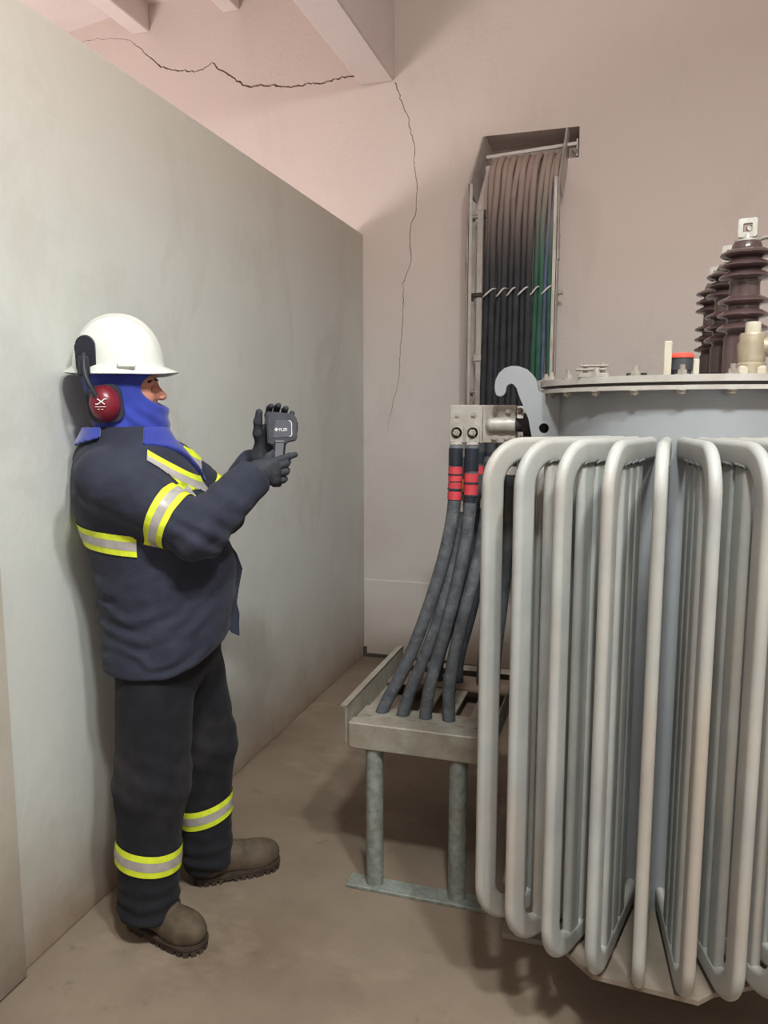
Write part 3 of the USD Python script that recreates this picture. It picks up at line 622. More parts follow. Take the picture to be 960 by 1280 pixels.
# ------------------------------------------------------------------ the worker: fields blended from limbs, then meshed
class Field:
    """A distance field on a grid; limbs are blended in and the zero surface is meshed (surface nets)."""
    def __init__(self, lo, hi, h):
        self.lo, self.h = np.array(lo, float), h
        self.n = np.ceil((np.array(hi) - self.lo) / h).astype(int) + 1
        self.ax = [(self.lo[i] + h * np.arange(self.n[i])).astype(np.float32) for i in range(3)]
        self.F = np.full(self.n, 0.3, np.float32)

    def sub(self, lo, hi):
        s = [slice(max(0, int((lo[i] - self.lo[i]) / self.h)), max(0, min(self.n[i], int((hi[i] - self.lo[i]) / self.h) + 2))) for i in range(3)]
        return tuple(s), np.ix_(*[self.ax[i][s[i]] for i in range(3)])

    def put(self, prim, k=0.02, cut=False):
        lo, hi, f = prim; m = k + 3 * self.h
        s, (X, Y, Z) = self.sub(np.array(lo) - m, np.array(hi) + m)
        a = self.F[s]
        if a.size == 0: return self
        b = f(X, Y, Z)
        if cut: b = -b; a = -a; b = -b; a2 = -a; h = np.maximum(k - np.abs(a2 + b), 0) / max(k, 1e-6); self.F[s] = np.maximum(a2, -b) + h * h * k / 4; return self
        h = np.maximum(k - np.abs(a - b), 0) / max(k, 1e-6)
        self.F[s] = np.minimum(a, b) - h * h * k / 4
        return self

    def clip(self, f):
        X, Y, Z = np.ix_(*self.ax); self.F = np.maximum(self.F, f(X, Y, Z)).astype(np.float32); return self

    def mesh(self, smooth=2):
        F = self.F.copy()
        for i in range(3):
            e = [slice(None)] * 3
            for q in (0, -1): e[i] = q; F[tuple(e)] = np.maximum(F[tuple(e)], 1e-3)
        I = F < 0; c = [n - 1 for n in F.shape]
        cs = [(i, j, k) for i in (0, 1) for j in (0, 1) for k in (0, 1)]
        cnt = sum(I[i:i + c[0], j:j + c[1], k:k + c[2]].astype(np.int8) for i, j, k in cs)
        act = np.argwhere((cnt > 0) & (cnt < 8))
        idx = -np.ones(c, np.int64); idx[tuple(act.T)] = np.arange(len(act))
        P, N = np.zeros((len(act), 3)), np.zeros(len(act))
        val = {q: F[tuple((act + q).T)] for q in cs}
        for a in cs:
            for d in range(3):
                if a[d] == 1: continue
                b = list(a); b[d] = 1; b = tuple(b)
                va, vb = val[a], val[b]; x = (va < 0) != (vb < 0)
                t = np.where(x, va / np.where(x, va - vb, 1), 0)
                p = np.array(a, float)[None] + np.zeros((len(act), 1)); p[:, d] += t
                P += np.where(x[:, None], p, 0); N += x
        V = self.lo + (act + P / N[:, None]) * self.h
        Q = []
        for d in range(3):
            e1, e2 = (d + 1) % 3, (d + 2) % 3
            s0, s1 = [slice(None)] * 3, [slice(None)] * 3; s0[d] = slice(0, -1); s1[d] = slice(1, None)
            A, B = I[tuple(s0)], I[tuple(s1)]
            ed = np.argwhere(A != B); ed = ed[(ed[:, e1] > 0) & (ed[:, e2] > 0) & (ed[:, e1] < F.shape[e1] - 1) & (ed[:, e2] < F.shape[e2] - 1)]
            flip = A[tuple(ed.T)]
            o1, o2 = np.eye(3, dtype=int)[e1], np.eye(3, dtype=int)[e2]
            q = np.stack([idx[tuple((ed - o1 - o2).T)], idx[tuple((ed - o2).T)], idx[tuple(ed.T)], idx[tuple((ed - o1).T)]], 1)
            q[~flip] = q[~flip][:, ::-1]; Q.append(q)
        Q = np.vstack(Q); T_ = np.vstack([Q[:, [0, 1, 2]], Q[:, [0, 2, 3]]])
        m = trimesh.Trimesh(V, T_, process=False)
        if smooth:
            from scipy.sparse import coo_matrix, diags
            e = m.edges_unique; n = len(m.vertices)
            A = coo_matrix((np.ones(2 * len(e)), (np.r_[e[:, 0], e[:, 1]], np.r_[e[:, 1], e[:, 0]])), (n, n)).tocsr(); A.data[:] = 1
            deg = np.asarray(A.sum(1)).ravel(); S = diags(1 / np.maximum(deg, 1)) @ A; v = m.vertices.copy()
            for i in range(smooth * 2):
                v = np.where(deg[:, None] > 0, v + (0.5 if i % 2 == 0 else -0.53) * (S @ v - v), v)
            m.vertices = v
        return m


def cap(a, b, ra, rb=None):
    a, b = np.array(a, float), np.array(b, float); rb = ra if rb is None else rb; d = b - a; L2 = d @ d
    def f(X, Y, Z):
        t = np.clip(((X - a[0]) * d[0] + (Y - a[1]) * d[1] + (Z - a[2]) * d[2]) / max(L2, 1e-12), 0, 1)
        return np.sqrt((X - a[0] - t * d[0]) ** 2 + (Y - a[1] - t * d[1]) ** 2 + (Z - a[2] - t * d[2]) ** 2) - (ra + (rb - ra) * t)
    r = max(ra, rb); return np.minimum(a, b) - r, np.maximum(a, b) + r, f


def ell(c, r):
    c, r = np.array(c, float), np.array(r, float)
    def f(X, Y, Z):
        q = [(X - c[0]) / r[0], (Y - c[1]) / r[1], (Z - c[2]) / r[2]]
        k0 = np.sqrt(q[0] ** 2 + q[1] ** 2 + q[2] ** 2); k1 = np.sqrt((q[0] / r[0]) ** 2 + (q[1] / r[1]) ** 2 + (q[2] / r[2]) ** 2)
        return k0 * (k0 - 1) / np.maximum(k1, 1e-6)
    return c - r, c + r, f


def chain(F, pts, rs, k=0.01, grow=0.0):
    for i in range(len(pts) - 1): F.put(cap(pts[i], pts[i + 1], rs[i] + grow, rs[i + 1] + grow), k)


def stack(table, grow=0.0, twist=None, power=2.3):
    """A trunk given by levels (z, front-back centre, half-depth, half-width)."""
    t = np.array(table, float)
    def f(X, Y, Z):
        z = Z; cx, a, b = (np.interp(z, t[:, 0], t[:, i]) for i in (1, 2, 3)); a, b = a + grow, b + grow
        al = 0 if twist is None else np.interp(z, twist[0], twist[1])
        x, y = X - cx, Y + 0 * X; ca, sa = np.cos(al), np.sin(al)
        x, y = x * ca + y * sa, -x * sa + y * ca
        k = (np.abs(x / a) ** power + np.abs(y / b) ** power) ** (1 / power)
        d = (k - 1) * np.minimum(a, b) * 0.95
        return np.maximum(d, np.maximum(Z - t[-1, 0] - grow, t[0, 0] - grow - Z))
    m = max(t[:, 2].max(), t[:, 3].max()) + grow
    return np.array([(t[:, 1] - t[:, 2]).min() - grow, -m, t[0, 0] - grow]), np.array([(t[:, 1] + t[:, 2]).max() + grow, m, t[-1, 0] + grow]), f


def folds(m, amount, field):
    """Cloth folds: moves vertices along their normals by amount * field(points)."""
    n = m.vertex_normals; m.vertices = m.vertices + n * (amount * field(m.vertices))[:, None]; return m


def fb(p, sc, seed=0, oct_=3): return meshkit.fbm(np.asarray(p) * np.array(sc), oct_, seed) * 2 - 1


PX, PY, PROT = -1.268, 1.97, 28.0
W = thing('person', 'worker in dark blue hi-vis workwear, white helmet and blue balaclava, holding up a camera', 'person', (PX, PY, 0), PROT)

# joints (x forward, y to his left, z up)
RS, RE, RW = (-0.150, -0.165, 1.362), (0.085, -0.250, 1.222), (0.252, -0.120, 1.372)
LS, LE, LW = (-0.015, 0.165, 1.372), (0.150, 0.250, 1.215), (0.262, 0.075, 1.395)
TW = ([0.9, 1.35], [0.0, 0.34])
TORSO = [(0.78, -0.034, 0.178, 0.212), (0.90, -0.0225, 0.1875, 0.216), (1.0, -0.0175, 0.1965, 0.215), (1.09, -0.021, 0.208, 0.216), (1.18, -0.043, 0.204, 0.214),
         (1.30, -0.082, 0.192, 0.208), (1.38, -0.102, 0.166, 0.196), (1.43, -0.112, 0.140, 0.165), (1.465, -0.118, 0.118, 0.122), (1.50, -0.118, 0.100, 0.098)]
HIPR, KNR, ANR = (-0.050, -0.082, 0.86), (-0.070, -0.120, 0.47), (-0.092, -0.125, 0.07)
HIPL, KNL, ANL = (0.010, 0.080, 0.86), (0.072, 0.110, 0.48), (0.072, 0.110, 0.07)

# hands: wrist, palm and finger joints
RH = dict(palm=[((0.258, -0.116, 1.378), (0.292, -0.112, 1.392), 0.027, 0.022), ((0.258, -0.116, 1.372), (0.298, -0.112, 1.372), 0.027, 0.020), ((0.256, -0.114, 1.364), (0.298, -0.108, 1.350), 0.026, 0.019)],
          fingers=[([(0.292, -0.112, 1.398), (0.322, -0.098, 1.408), (0.345, -0.088, 1.415), (0.362, -0.080, 1.419)], [0.0115, 0.0105, 0.0098, 0.0085]),
                   ([(0.298, -0.112, 1.386), (0.334, -0.098, 1.394), (0.340, -0.066, 1.396), (0.318, -0.046, 1.392)], [0.0118, 0.0110, 0.0100, 0.0088]),
                   ([(0.300, -0.110, 1.366), (0.333, -0.096, 1.371), (0.338, -0.064, 1.372), (0.316, -0.046, 1.370)], [0.0115, 0.0108, 0.0098, 0.0086]),
                   ([(0.297, -0.107, 1.349), (0.325, -0.095, 1.347), (0.331, -0.068, 1.347), (0.312, -0.050, 1.347)], [0.0105, 0.0098, 0.0090, 0.0080])],
          thumb=([(0.272, -0.096, 1.392), (0.288, -0.062, 1.412), (0.302, -0.038, 1.420), (0.322, -0.034, 1.422)], [0.014, 0.0125, 0.011, 0.0095]))
LH = dict(palm=[((0.268, 0.056, 1.415), (0.278, 0.044, 1.488), 0.026, 0.017), ((0.285, 0.055, 1.400), (0.315, 0.052, 1.440), 0.028, 0.026), ((0.262, 0.062, 1.405), (0.292, 0.055, 1.490), 0.026, 0.017), ((0.268, 0.062, 1.408), (0.320, 0.055, 1.492), 0.026, 0.017), ((0.272, 0.062, 1.410), (0.348, 0.055, 1.475), 0.024, 0.016)],
          fingers=[([(0.290, 0.056, 1.495), (0.291, 0.058, 1.532), (0.295, 0.046, 1.553), (0.300, 0.026, 1.560)], [0.0110, 0.0102, 0.0095, 0.0085]),
                   ([(0.312, 0.056, 1.500), (0.315, 0.058, 1.537), (0.319, 0.046, 1.556), (0.322, 0.026, 1.562)], [0.0112, 0.0104, 0.0097, 0.0086]),
                   ([(0.332, 0.056, 1.494), (0.338, 0.058, 1.528), (0.341, 0.046, 1.547), (0.344, 0.026, 1.553)], [0.0110, 0.0102, 0.0095, 0.0085]),
                   ([(0.350, 0.054, 1.478), (0.358, 0.056, 1.508), (0.361, 0.046, 1.530), (0.363, 0.026, 1.539)], [0.0100, 0.0094, 0.0088, 0.0080])],
          thumb=([(0.268, 0.052, 1.435), (0.258, 0.025, 1.478), (0.259, 0.012, 1.512), (0.263, 0.006, 1.542)], [0.016, 0.0138, 0.0122, 0.0102]))


def hand(F, H, wrist, back, grow=0.0):
    F.put(cap(back, wrist, 0.034 + grow, 0.029 + grow), 0.01)
    F.put(cap(wrist, np.array(H['palm'][1][0]), 0.029 + grow, 0.027 + grow), 0.02)
    for a, b, ra, rb in H['palm']: F.put(cap(a, b, ra + grow, rb + grow), 0.012)
    q = None if grow >= 0 else -1                             # the bare fingers end inside the gloves' fingertips
    for pts, rs in H['fingers']: chain(F, pts[:q], rs[:q], 0.0035, grow)
    chain(F, H['thumb'][0][:q], H['thumb'][1][:q], 0.008, grow)


def between(a, b, t): return tuple(np.array(a) + (np.array(b) - np.array(a)) * t)


# --- the body: one continuous surface under the clothes
B = Field((-0.30, -0.36, 0.02), (0.42, 0.36, 1.80), 0.0055)
B.put(stack([(z, c, a - (0.05 if z < 0.95 else 0.024), w - (0.06 if z < 0.95 else 0.03)) for z, c, a, w in TORSO[:-1]], 0, TW), 0.03)
for S, E_, Wr, H in ((RS, RE, RW, RH), (LS, LE, LW, LH)):
    B.put(cap(S, E_, 0.064, 0.050), 0.05); B.put(cap(E_, Wr, 0.048, 0.030), 0.02)
    hand(B, H, Wr, between(E_, Wr, 0.8), -0.0035)
for h, k, hl, dg in ((HIPR, KNR, (-0.155, -0.058), -40.0), (HIPL, KNL, (0.022, 0.100), 12.0)):
    u_ = np.array([math.cos(math.radians(dg)), math.sin(math.radians(dg))]); fp = lambda s, z: (hl[0] + u_[0] * s, hl[1] + u_[1] * s, z)
    B.put(cap(h, k, 0.088, 0.060), 0.03); B.put(cap(k, fp(0.062, 0.11), 0.060, 0.036), 0.02)
    B.put(cap(fp(0.062, 0.11), fp(0.055, 0.065), 0.036, 0.030), 0.01); B.put(cap(fp(0.055, 0.062), fp(0.205, 0.056), 0.028, 0.026), 0.02)
B.put(cap((-0.118, 0, 1.56), (-0.115, 0, 1.42), 0.056, 0.064), 0.03)
B.put(ell((-0.128, 0, 1.655), (0.096, 0.077, 0.108)), 0.02)
B.put(ell((-0.088, 0, 1.583), (0.060, 0.055, 0.080)), 0.03)
for s in (-1, 1):
    B.put(ell((-0.058, s * 0.036, 1.582), (0.026, 0.022, 0.024)), 0.015)
    B.put(ell((-0.13, s * 0.078, 1.605), (0.018, 0.008, 0.030)), 0.006)
    B.put(ell((-0.030, s * 0.030, 1.607), (0.014, 0.015, 0.010)), 0.008, cut=True)
    B.put(ell((-0.017, s * 0.012, 1.5825), (0.010, 0.008, 0.007)), 0.006)
B.put(cap((-0.040, -0.034, 1.628), (-0.040, 0.034, 1.628), 0.012), 0.012)
B.put(cap((-0.036, 0, 1.622), (-0.011, 0, 1.588), 0.0075, 0.0105), 0.010)
B.put(cap((-0.029, -0.018, 1.551), (-0.029, 0.018, 1.551), 0.008), 0.008); B.put(cap((-0.030, -0.016, 1.541), (-0.030, 0.016, 1.541), 0.0085), 0.006)
B.put(ell((-0.042, 0, 1.513), (0.024, 0.026, 0.020)), 0.02)
body = obj('body', B.mesh(1), 'skin', W, True)
for s in (-1, 1):
    obj('eye', trimesh.creation.icosphere(2, 0.0112).apply_translation((-0.0505, s * 0.030, 1.607)), 'eye_white', body, True)
    obj('pupil', trimesh.creation.icosphere(2, 0.0056).apply_translation((-0.0440, s * 0.0305, 1.607)), 'eye_dark', body, True)
    obj('eyebrow', tube([(-0.032, s * 0.010, 1.630), (-0.029, s * 0.022, 1.634), (-0.034, s * 0.036, 1.632), (-0.048, s * 0.047, 1.626)], 0.0042, 14, 8), 'brow', body, True)

# --- trousers
Tm = Field((-0.25, -0.30, 0.02), (0.25, 0.28, 1.0), 0.006)
Tm.put(ell((-0.028, 0, 0.86), (0.160, 0.175, 0.17)), 0.02)
chain(Tm, [HIPR, KNR], [0.112, 0.106], 0.04); chain(Tm, [KNR, (-0.088, -0.123, 0.26), (-0.094, -0.126, 0.085)], [0.106, 0.086, 0.089], 0.03)
chain(Tm, [HIPL, KNL], [0.116, 0.098], 0.04); chain(Tm, [KNL, (0.068, 0.112, 0.26), (0.066, 0.112, 0.10)], [0.098, 0.076, 0.084], 0.03)
Tm.clip(lambda X, Y, Z: np.maximum(np.where(Y < 0.0, 0.072, 0.048) + np.where(Y < 0.0, 0.0, 0.25) * np.maximum(X - 0.06, 0) - Z, Z - 0.96))


def tr_folds(p):
    z = p[:, 2]; low = np.clip((0.24 - z) / 0.12, 0, 1); kn = np.exp(-((z - 0.50) / 0.10) ** 2); top = np.clip((z - 0.6) / 0.15, 0, 1)
    w = fb(p, (7, 7, 4), 2)
    a = np.sin((z * 1.0 + 0.25 * p[:, 0] + 0.05 * w) * 2 * PI / 0.052) * low * 0.7
    b = np.sin((z + 0.5 * p[:, 0] + 0.03 * w) * 2 * PI / 0.075) * kn * 0.45
    c = np.sin((p[:, 0] * 0.9 - 0.5 * z + 0.03 * w) * 2 * PI / 0.085) * top * 0.4
    return a + b + c + 0.7 * fb(p, (9, 9, 5), 6)


tm_ = folds(Tm.mesh(2), 0.0048, tr_folds)
trs = obj('trousers', tm_, 'trousers', W, True)


def slice_(m, n, p):
    return trimesh.intersections.slice_mesh_plane(m, np.array(n, float), np.array(p, float))


def tape(src, p, n, half, parent, cuts=(), off=0.003, keep=None):
    """A reflective band sewn on: yellow, silver, yellow strips of the cloth's own surface, lifted off it."""
    m = src.copy(); m.vertices = m.vertices + m.vertex_normals * off
    if keep is not None:
        m.update_faces(keep(m.triangles_center)); m.remove_unreferenced_vertices()
    n = np.array(n, float) / np.linalg.norm(n); p = np.array(p, float)
    for cn, cp in cuts: m = slice_(m, cn, cp)
    for a, b, mt, nm in ((-1.0, -0.40, 'lime_tape', 'yellow_tape'), (-0.42, 0.42, 'silver_tape', 'silver_tape'), (0.40, 1.0, 'lime_tape', 'yellow_tape')):
        q = m if nm == 'yellow_tape' else m.copy()
        if nm == 'silver_tape': q.vertices = q.vertices + q.vertex_normals * 0.0008
        s = slice_(slice_(q, n, p + n * a * half), -n, p + n * b * half)
        if len(s.faces): obj(nm, s, mt, parent, True)


tape(tm_, (-0.085, -0.12, 0.262), (0.19, 0, 1), 0.033, trs, [((0, -1, 0), (0, -0.005, 0))])
tape(tm_, (0.072, 0.11, 0.258), (-0.26, 0, 1), 0.031, trs, [((0, 1, 0), (0, 0.005, 0))])

# --- jacket
J = Field((-0.33, -0.36, 0.76), (0.32, 0.36, 1.54), 0.0056)
J.put(stack(TORSO, 0, TW), 0.02)
for S, E_, Wr in ((RS, RE, RW), (LS, LE, LW)):
    wr = between(E_, Wr, 0.93)
    J.put(cap(S, E_, 0.087, 0.075), 0.028)
for S, E_, Wr in ((RS, RE, RW), (LS, LE, LW)):
    d_ = np.array(Wr) - np.array(E_); d_ /= np.linalg.norm(d_); q_ = np.array(E_) + d_ * (np.linalg.norm(np.array(Wr) - np.array(E_)) * 0.94)
    lo_, hi_, f0 = cap(E_, between(E_, Wr, 1.15), 0.075, 0.052)
    f1 = lambda X, Y, Z, f0=f0, d_=d_, q_=q_: np.maximum(f0(X, Y, Z), (X - q_[0]) * d_[0] + (Y - q_[1]) * d_[1] + (Z - q_[2]) * d_[2])
    J.put((lo_, hi_, f1), 0.012)
_c, _s = math.cos(math.radians(PROT)), math.sin(math.radians(PROT))
J.clip(lambda X, Y, Z: (XL + 0.009 - PX) - (X * _c - Y * _s) + 0 * Z)        # his back rests against the partition
J0 = J.F.copy()
hemz = lambda X: 0.806 + 2.0 * np.maximum(X + 0.05, 0) ** 2
J.clip(lambda X, Y, Z: hemz(X) - Z + 0 * Y)


def j_folds(p):
    x, y, z = p.T; w = fb(p, (5, 5, 7), 3)
    arm = np.clip((np.abs(y + 0.02) - 0.19) / 0.04, 0, 1) * (z > 1.12)
    belly = np.clip((1.17 - z) / 0.08, 0, 1) * (1 - arm)
    ph = z - 0.55 * np.maximum(x + 0.05, 0) - 0.9 * np.maximum(x, 0) ** 2 + 0.075 * w
    a = np.sin(ph * 2 * PI / 0.062) * belly * np.clip(1.0 - x * 2.0, 0.3, 1) * np.clip(0.55 + 1.3 * fb(p, (6, 6, 6), 12), 0, 1)
    # creases inside the elbow and along the forearm
    e = np.exp(-(((x - 0.12) / 0.09) ** 2 + ((z - 1.25) / 0.09) ** 2)); b = np.sin((x * 0.55 + z * 0.85 + 0.02 * w) * 2 * PI / 0.05) * e * 0.95
    c = np.sin((x * 0.8 - z * 0.6 + 0.03 * w) * 2 * PI / 0.085) * arm * 0.6
    return a * 0.8 + b + c + 1.1 * fb(p, (8, 8, 9), 9) + 1.1 * arm * fb(p, (13, 13, 20), 15)


jm = folds(J.mesh(2), 0.0050, j_folds)
jk = obj('jacket', jm, 'jacket', W, True)
def near(c, a, b, r):
    a, b = np.array(a), np.array(b); d = b - a; t = np.clip((c - a) @ d / (d @ d), 0, 1); return np.linalg.norm(c - a - t[:, None] * d, axis=1) < r


ax_ = np.array(RE) - np.array(RS)
tape(jm, (0.008, -0.23, 1.262), ax_ + np.array([0.02, 0, 0.02]), 0.030, jk, [((0.25, 0, 1), (0.0, 0, 1.176))], keep=lambda c: near(c, RS, RE, 0.118) & (c[:, 1] < -0.12))
axl = np.array(LE) - np.array(LS)
tape(jm, (0.098, 0.225, 1.285), axl, 0.030, jk, keep=lambda c: near(c, LS, LE, 0.105) & (c[:, 1] > 0.12))
tape(jm, (-0.2, 0, 1.195), (0.10, 0, 1), 0.028, jk, [((-1, 0, 0), (-0.075, 0, 0))], keep=lambda c: ~near(c, RS, RE, 0.098))
tape(jm, (0.0, 0, 1.389), (0.52, 0, 0.85), 0.0205, jk, [((1, 0, 0), (-0.045, 0, 0))], keep=lambda c: ~near(c, RE, RW, 0.11) & (c[:, 1] < -0.02) & (c[:, 2] > 1.28) & (c[:, 2] < 1.46) & ~near(c, RS, RE, 0.098))
tape(jm, (0.04, 0, 1.405), (0.52, 0, 0.85), 0.026, jk, [((1, 0, 0), (-0.04, 0, 0))], keep=lambda c: (c[:, 1] > 0.0) & (c[:, 1] < 0.19) & (c[:, 0] < 0.085) & ~near(c, LE, LW, 0.1) & (c[:, 2] > 1.32))
flap = np.array([(0.140, 1.165), (0.158, 1.160), (0.185, 1.120), (0.200, 1.075), (0.194, 1.045), (0.187, 1.010), (0.181, 0.970), (0.188, 0.935), (0.186, 0.905), (0.187, 0.872), (0.168, 0.882), (0.152, 0.905), (0.150, 1.0)])
obj('front_flap', plate_xz(np.array(Polygon(flap).buffer(0.003).exterior.coords)[:-1], -0.028, -0.018), 'jacket', jk)

# --- balaclava with its bib
H_ = Field((-0.30, -0.22, 1.30), (0.12, 0.22, 1.79), 0.0045)
H_.put(ell((-0.126, 0, 1.652), (0.108, 0.089, 0.116)), 0.02)
H_.put(ell((-0.084, 0, 1.566), (0.076, 0.066, 0.080)), 0.03)
H_.put(cap((-0.126, 0, 1.57), (-0.120, 0, 1.45), 0.080, 0.092), 0.04)
H_.put(cap((-0.064, 0, 1.540), (-0.068, 0, 1.42), 0.066, 0.074), 0.03)
H_.put(ell((-0.004, 0, 1.606), (0.100, 0.082, 0.049)), 0.010, cut=True)
hm = folds(H_.mesh(2), 0.0038, lambda p: (np.sin((p[:, 2] + 0.9 * p[:, 0] + 0.02 * fb(p, (9, 9, 9), 4)) * 2 * PI / 0.055) * np.clip((1.57 - p[:, 2]) / 0.05, 0, 1) * 0.8 + 0.5 * fb(p, (14, 14, 14), 5)))
hood = obj('balaclava', hm, 'hood_blue', W, True)
BB = Field((-0.33, -0.36, 0.76), (0.32, 0.36, 1.54), 0.0056); BB.F = J0 - 0.016


def bib(X, Y, Z):
    y = Y - 0.30 * (X + 0.10) + 0.032
    tri = (np.abs(y) - 0.95 * (Z - 1.335)) * 0.72
    front = np.maximum(np.maximum(tri, -0.06 - X), X - 0.125)
    back = np.maximum(1.449 + 0.3 * (X + 0.25) - Z, X + 0.172)
    return np.maximum(np.minimum(front, back), np.maximum(Z - 1.50, 1.32 - Z))


BB.clip(bib)
obj('bib', BB.mesh(2), 'hood_blue', hood, True)

# --- gloves
for H, Wr, E_ in ((RH, RW, RE), (LH, LW, LE)):
    G = Field((0.19, -0.19, 1.28), (0.39, 0.14, 1.60), 0.0026)
    hand(G, H, Wr, between(E_, Wr, 0.80))
    d_ = np.array(Wr) - np.array(E_); d_ /= np.linalg.norm(d_)
    c_ = np.array(Wr)
    G.put(cap(c_ - d_ * 0.03, c_ - d_ * 0.022, 0.038, 0.037), 0.006)
    obj('glove', folds(G.mesh(1), 0.0008, lambda p: fb(p, (60, 60, 60), 7)), 'glove', W, True)

# --- boots
def boot(heel, deg, lab):
    a = math.radians(deg); R2 = np.array([[math.cos(a), -math.sin(a), 0, heel[0]], [math.sin(a), math.cos(a), 0, heel[1]], [0, 0, 1, 0]])
    U = Field((-0.03, -0.08, 0.015), (0.32, 0.08, 0.24), 0.004)
    U.put(ell((0.215, 0, 0.058), (0.072, 0.050, 0.046)), 0.02); U.put(ell((0.205, 0, 0.045), (0.078, 0.051, 0.040)), 0.02)
    U.put(cap((0.05, 0, 0.055), (0.19, 0, 0.055), 0.040, 0.044), 0.02); U.put(cap((0.07, 0, 0.09), (0.15, 0, 0.075), 0.045, 0.040), 0.02)
    U.put(cap((0.052, 0, 0.06), (0.062, 0, 0.20), 0.045, 0.050), 0.025)
    U.clip(lambda X, Y, Z: np.maximum(0.026 - Z + 0 * X + 0 * Y, Z - 0.225))
    um = folds(U.mesh(2), 0.0012, lambda p: fb(p, (30, 30, 30), 11))
    um.vertices = um.vertices @ R2[:, :3].T + R2[:, 3]
    bt = obj('boot', um, 'boot_leather', W, True)
    fo = Point(0.038, 0).buffer(0.040).union(Point(0.19, 0).buffer(0.052)).convex_hull.union(Point(0.238, 0).buffer(0.050)).convex_hull
    so = extrude(np.array(fo.exterior.coords)[:-1], 0.030) + extrude(np.array(fo.buffer(0.003).exterior.coords)[:-1], 0.006).translate((0, 0, 0.022))
    so = so - bx(0.085, 0.125, -0.1, 0.1, -0.01, 0.010)
    L_ = fo.exterior.length
    for i in range(int(L_ / 0.024)):
        p = fo.exterior.interpolate(i * 0.024); q = fo.exterior.interpolate(i * 0.024 + 0.002)
        if p.x < 0.02 and abs(p.y) < 0.0: continue
        so = so - bx(-0.004, 0.004, -0.010, 0.010, -0.01, 0.013).rotate((0, 0, math.degrees(math.atan2(q.y - p.y, q.x - p.x)))).translate((p.x, p.y, 0))
    obj('sole', so.transform(R2), 'boot_sole', bt, 30)
    lace = []
    for i in range(4):
        u = 0.115 + 0.018 * i; zz = 0.118 - 0.30 * (u - 0.115)
        lace.append(tube([(u, -0.026, zz - 0.006), (u + 0.004, 0, zz + 0.004), (u + 0.008, 0.026, zz - 0.006)], 0.0028, 10, 6))
    lm = cat(lace); lm.vertices = lm.vertices @ R2[:, :3].T + R2[:, 3]
    obj('laces', lm, 'boot_sole', bt, True, kind='stuff')


boot((-0.155, -0.058), -40.0, 'near')
boot((0.022, 0.100), 12.0, 'far')

# --- hard hat with its ear defenders
def hat():
    nt, na = 26, 96; V = []; c = np.array([-0.130, 0, 1.672]); r = np.array([0.125, 0.110, 0.141])
    def pt(u, a, off):
        ca, sa = math.cos(a), math.sin(a)
        if u <= 1:                                            # the dome
            ph = u * PI / 2; s, z = math.sin(ph) ** 0.92, math.cos(ph)
            q = np.array([s * ca * (r[0] - off), s * sa * (r[1] - off), z * (r[2] - off)])
            q[2] += (0.007 * math.exp(-(q[1] / 0.022) ** 2) + 0.004 * math.exp(-((abs(q[1]) - 0.05) / 0.012) ** 2)) * max(0, math.cos(ph)) ** 0.5
            return c + q
        w = u - 1                                             # the brim: 0 at the dome, 1 at the lip
        ext = 0.015 + 0.026 * max(0, ca) ** 2.2 + 0.009 * max(0, -ca) ** 3
        e = ext * w ** 0.9
        drop = -0.026 * w + 0.010 * w * max(0, ca) ** 6 + 0.008 * w * max(0, -ca) ** 4
        return c + np.array([ca * (r[0] + e - off), sa * (r[1] + e - off), drop - off * (0.5 if w > 0 else 0)])
    us = list(np.linspace(0.0, 1, 18)[1:]) + [1.15, 1.35, 1.6, 1.85, 2.0]
    rings = [[pt(u, 2 * PI * k / na, 0.0) for k in range(na)] for u in us] + [[pt(u, 2 * PI * k / na, 0.0032) for k in range(na)] for u in us[::-1]]
    V = [pt(0, 0, 0.0)] + [p for g in rings for p in g] + [pt(0, 0, 0.0032)]; F = []
    for k in range(na): F.append((0, 1 + k, 1 + (k + 1) % na))
    for i in range(len(rings) - 1):
        for k in range(na):
            a, b, c2, d = 1 + i * na + k, 1 + i * na + (k + 1) % na, 1 + (i + 1) * na + k, 1 + (i + 1) * na + (k + 1) % na
            F += [(a, c2, d), (a, d, b)]
    e = len(V) - 1; o = 1 + (len(rings) - 1) * na
    for k in range(na): F.append((e, o + (k + 1) % na, o + k))
    m = trimesh.Trimesh(np.array(V), np.array(F), process=False)
    if m.volume < 0: m.invert()
    return m


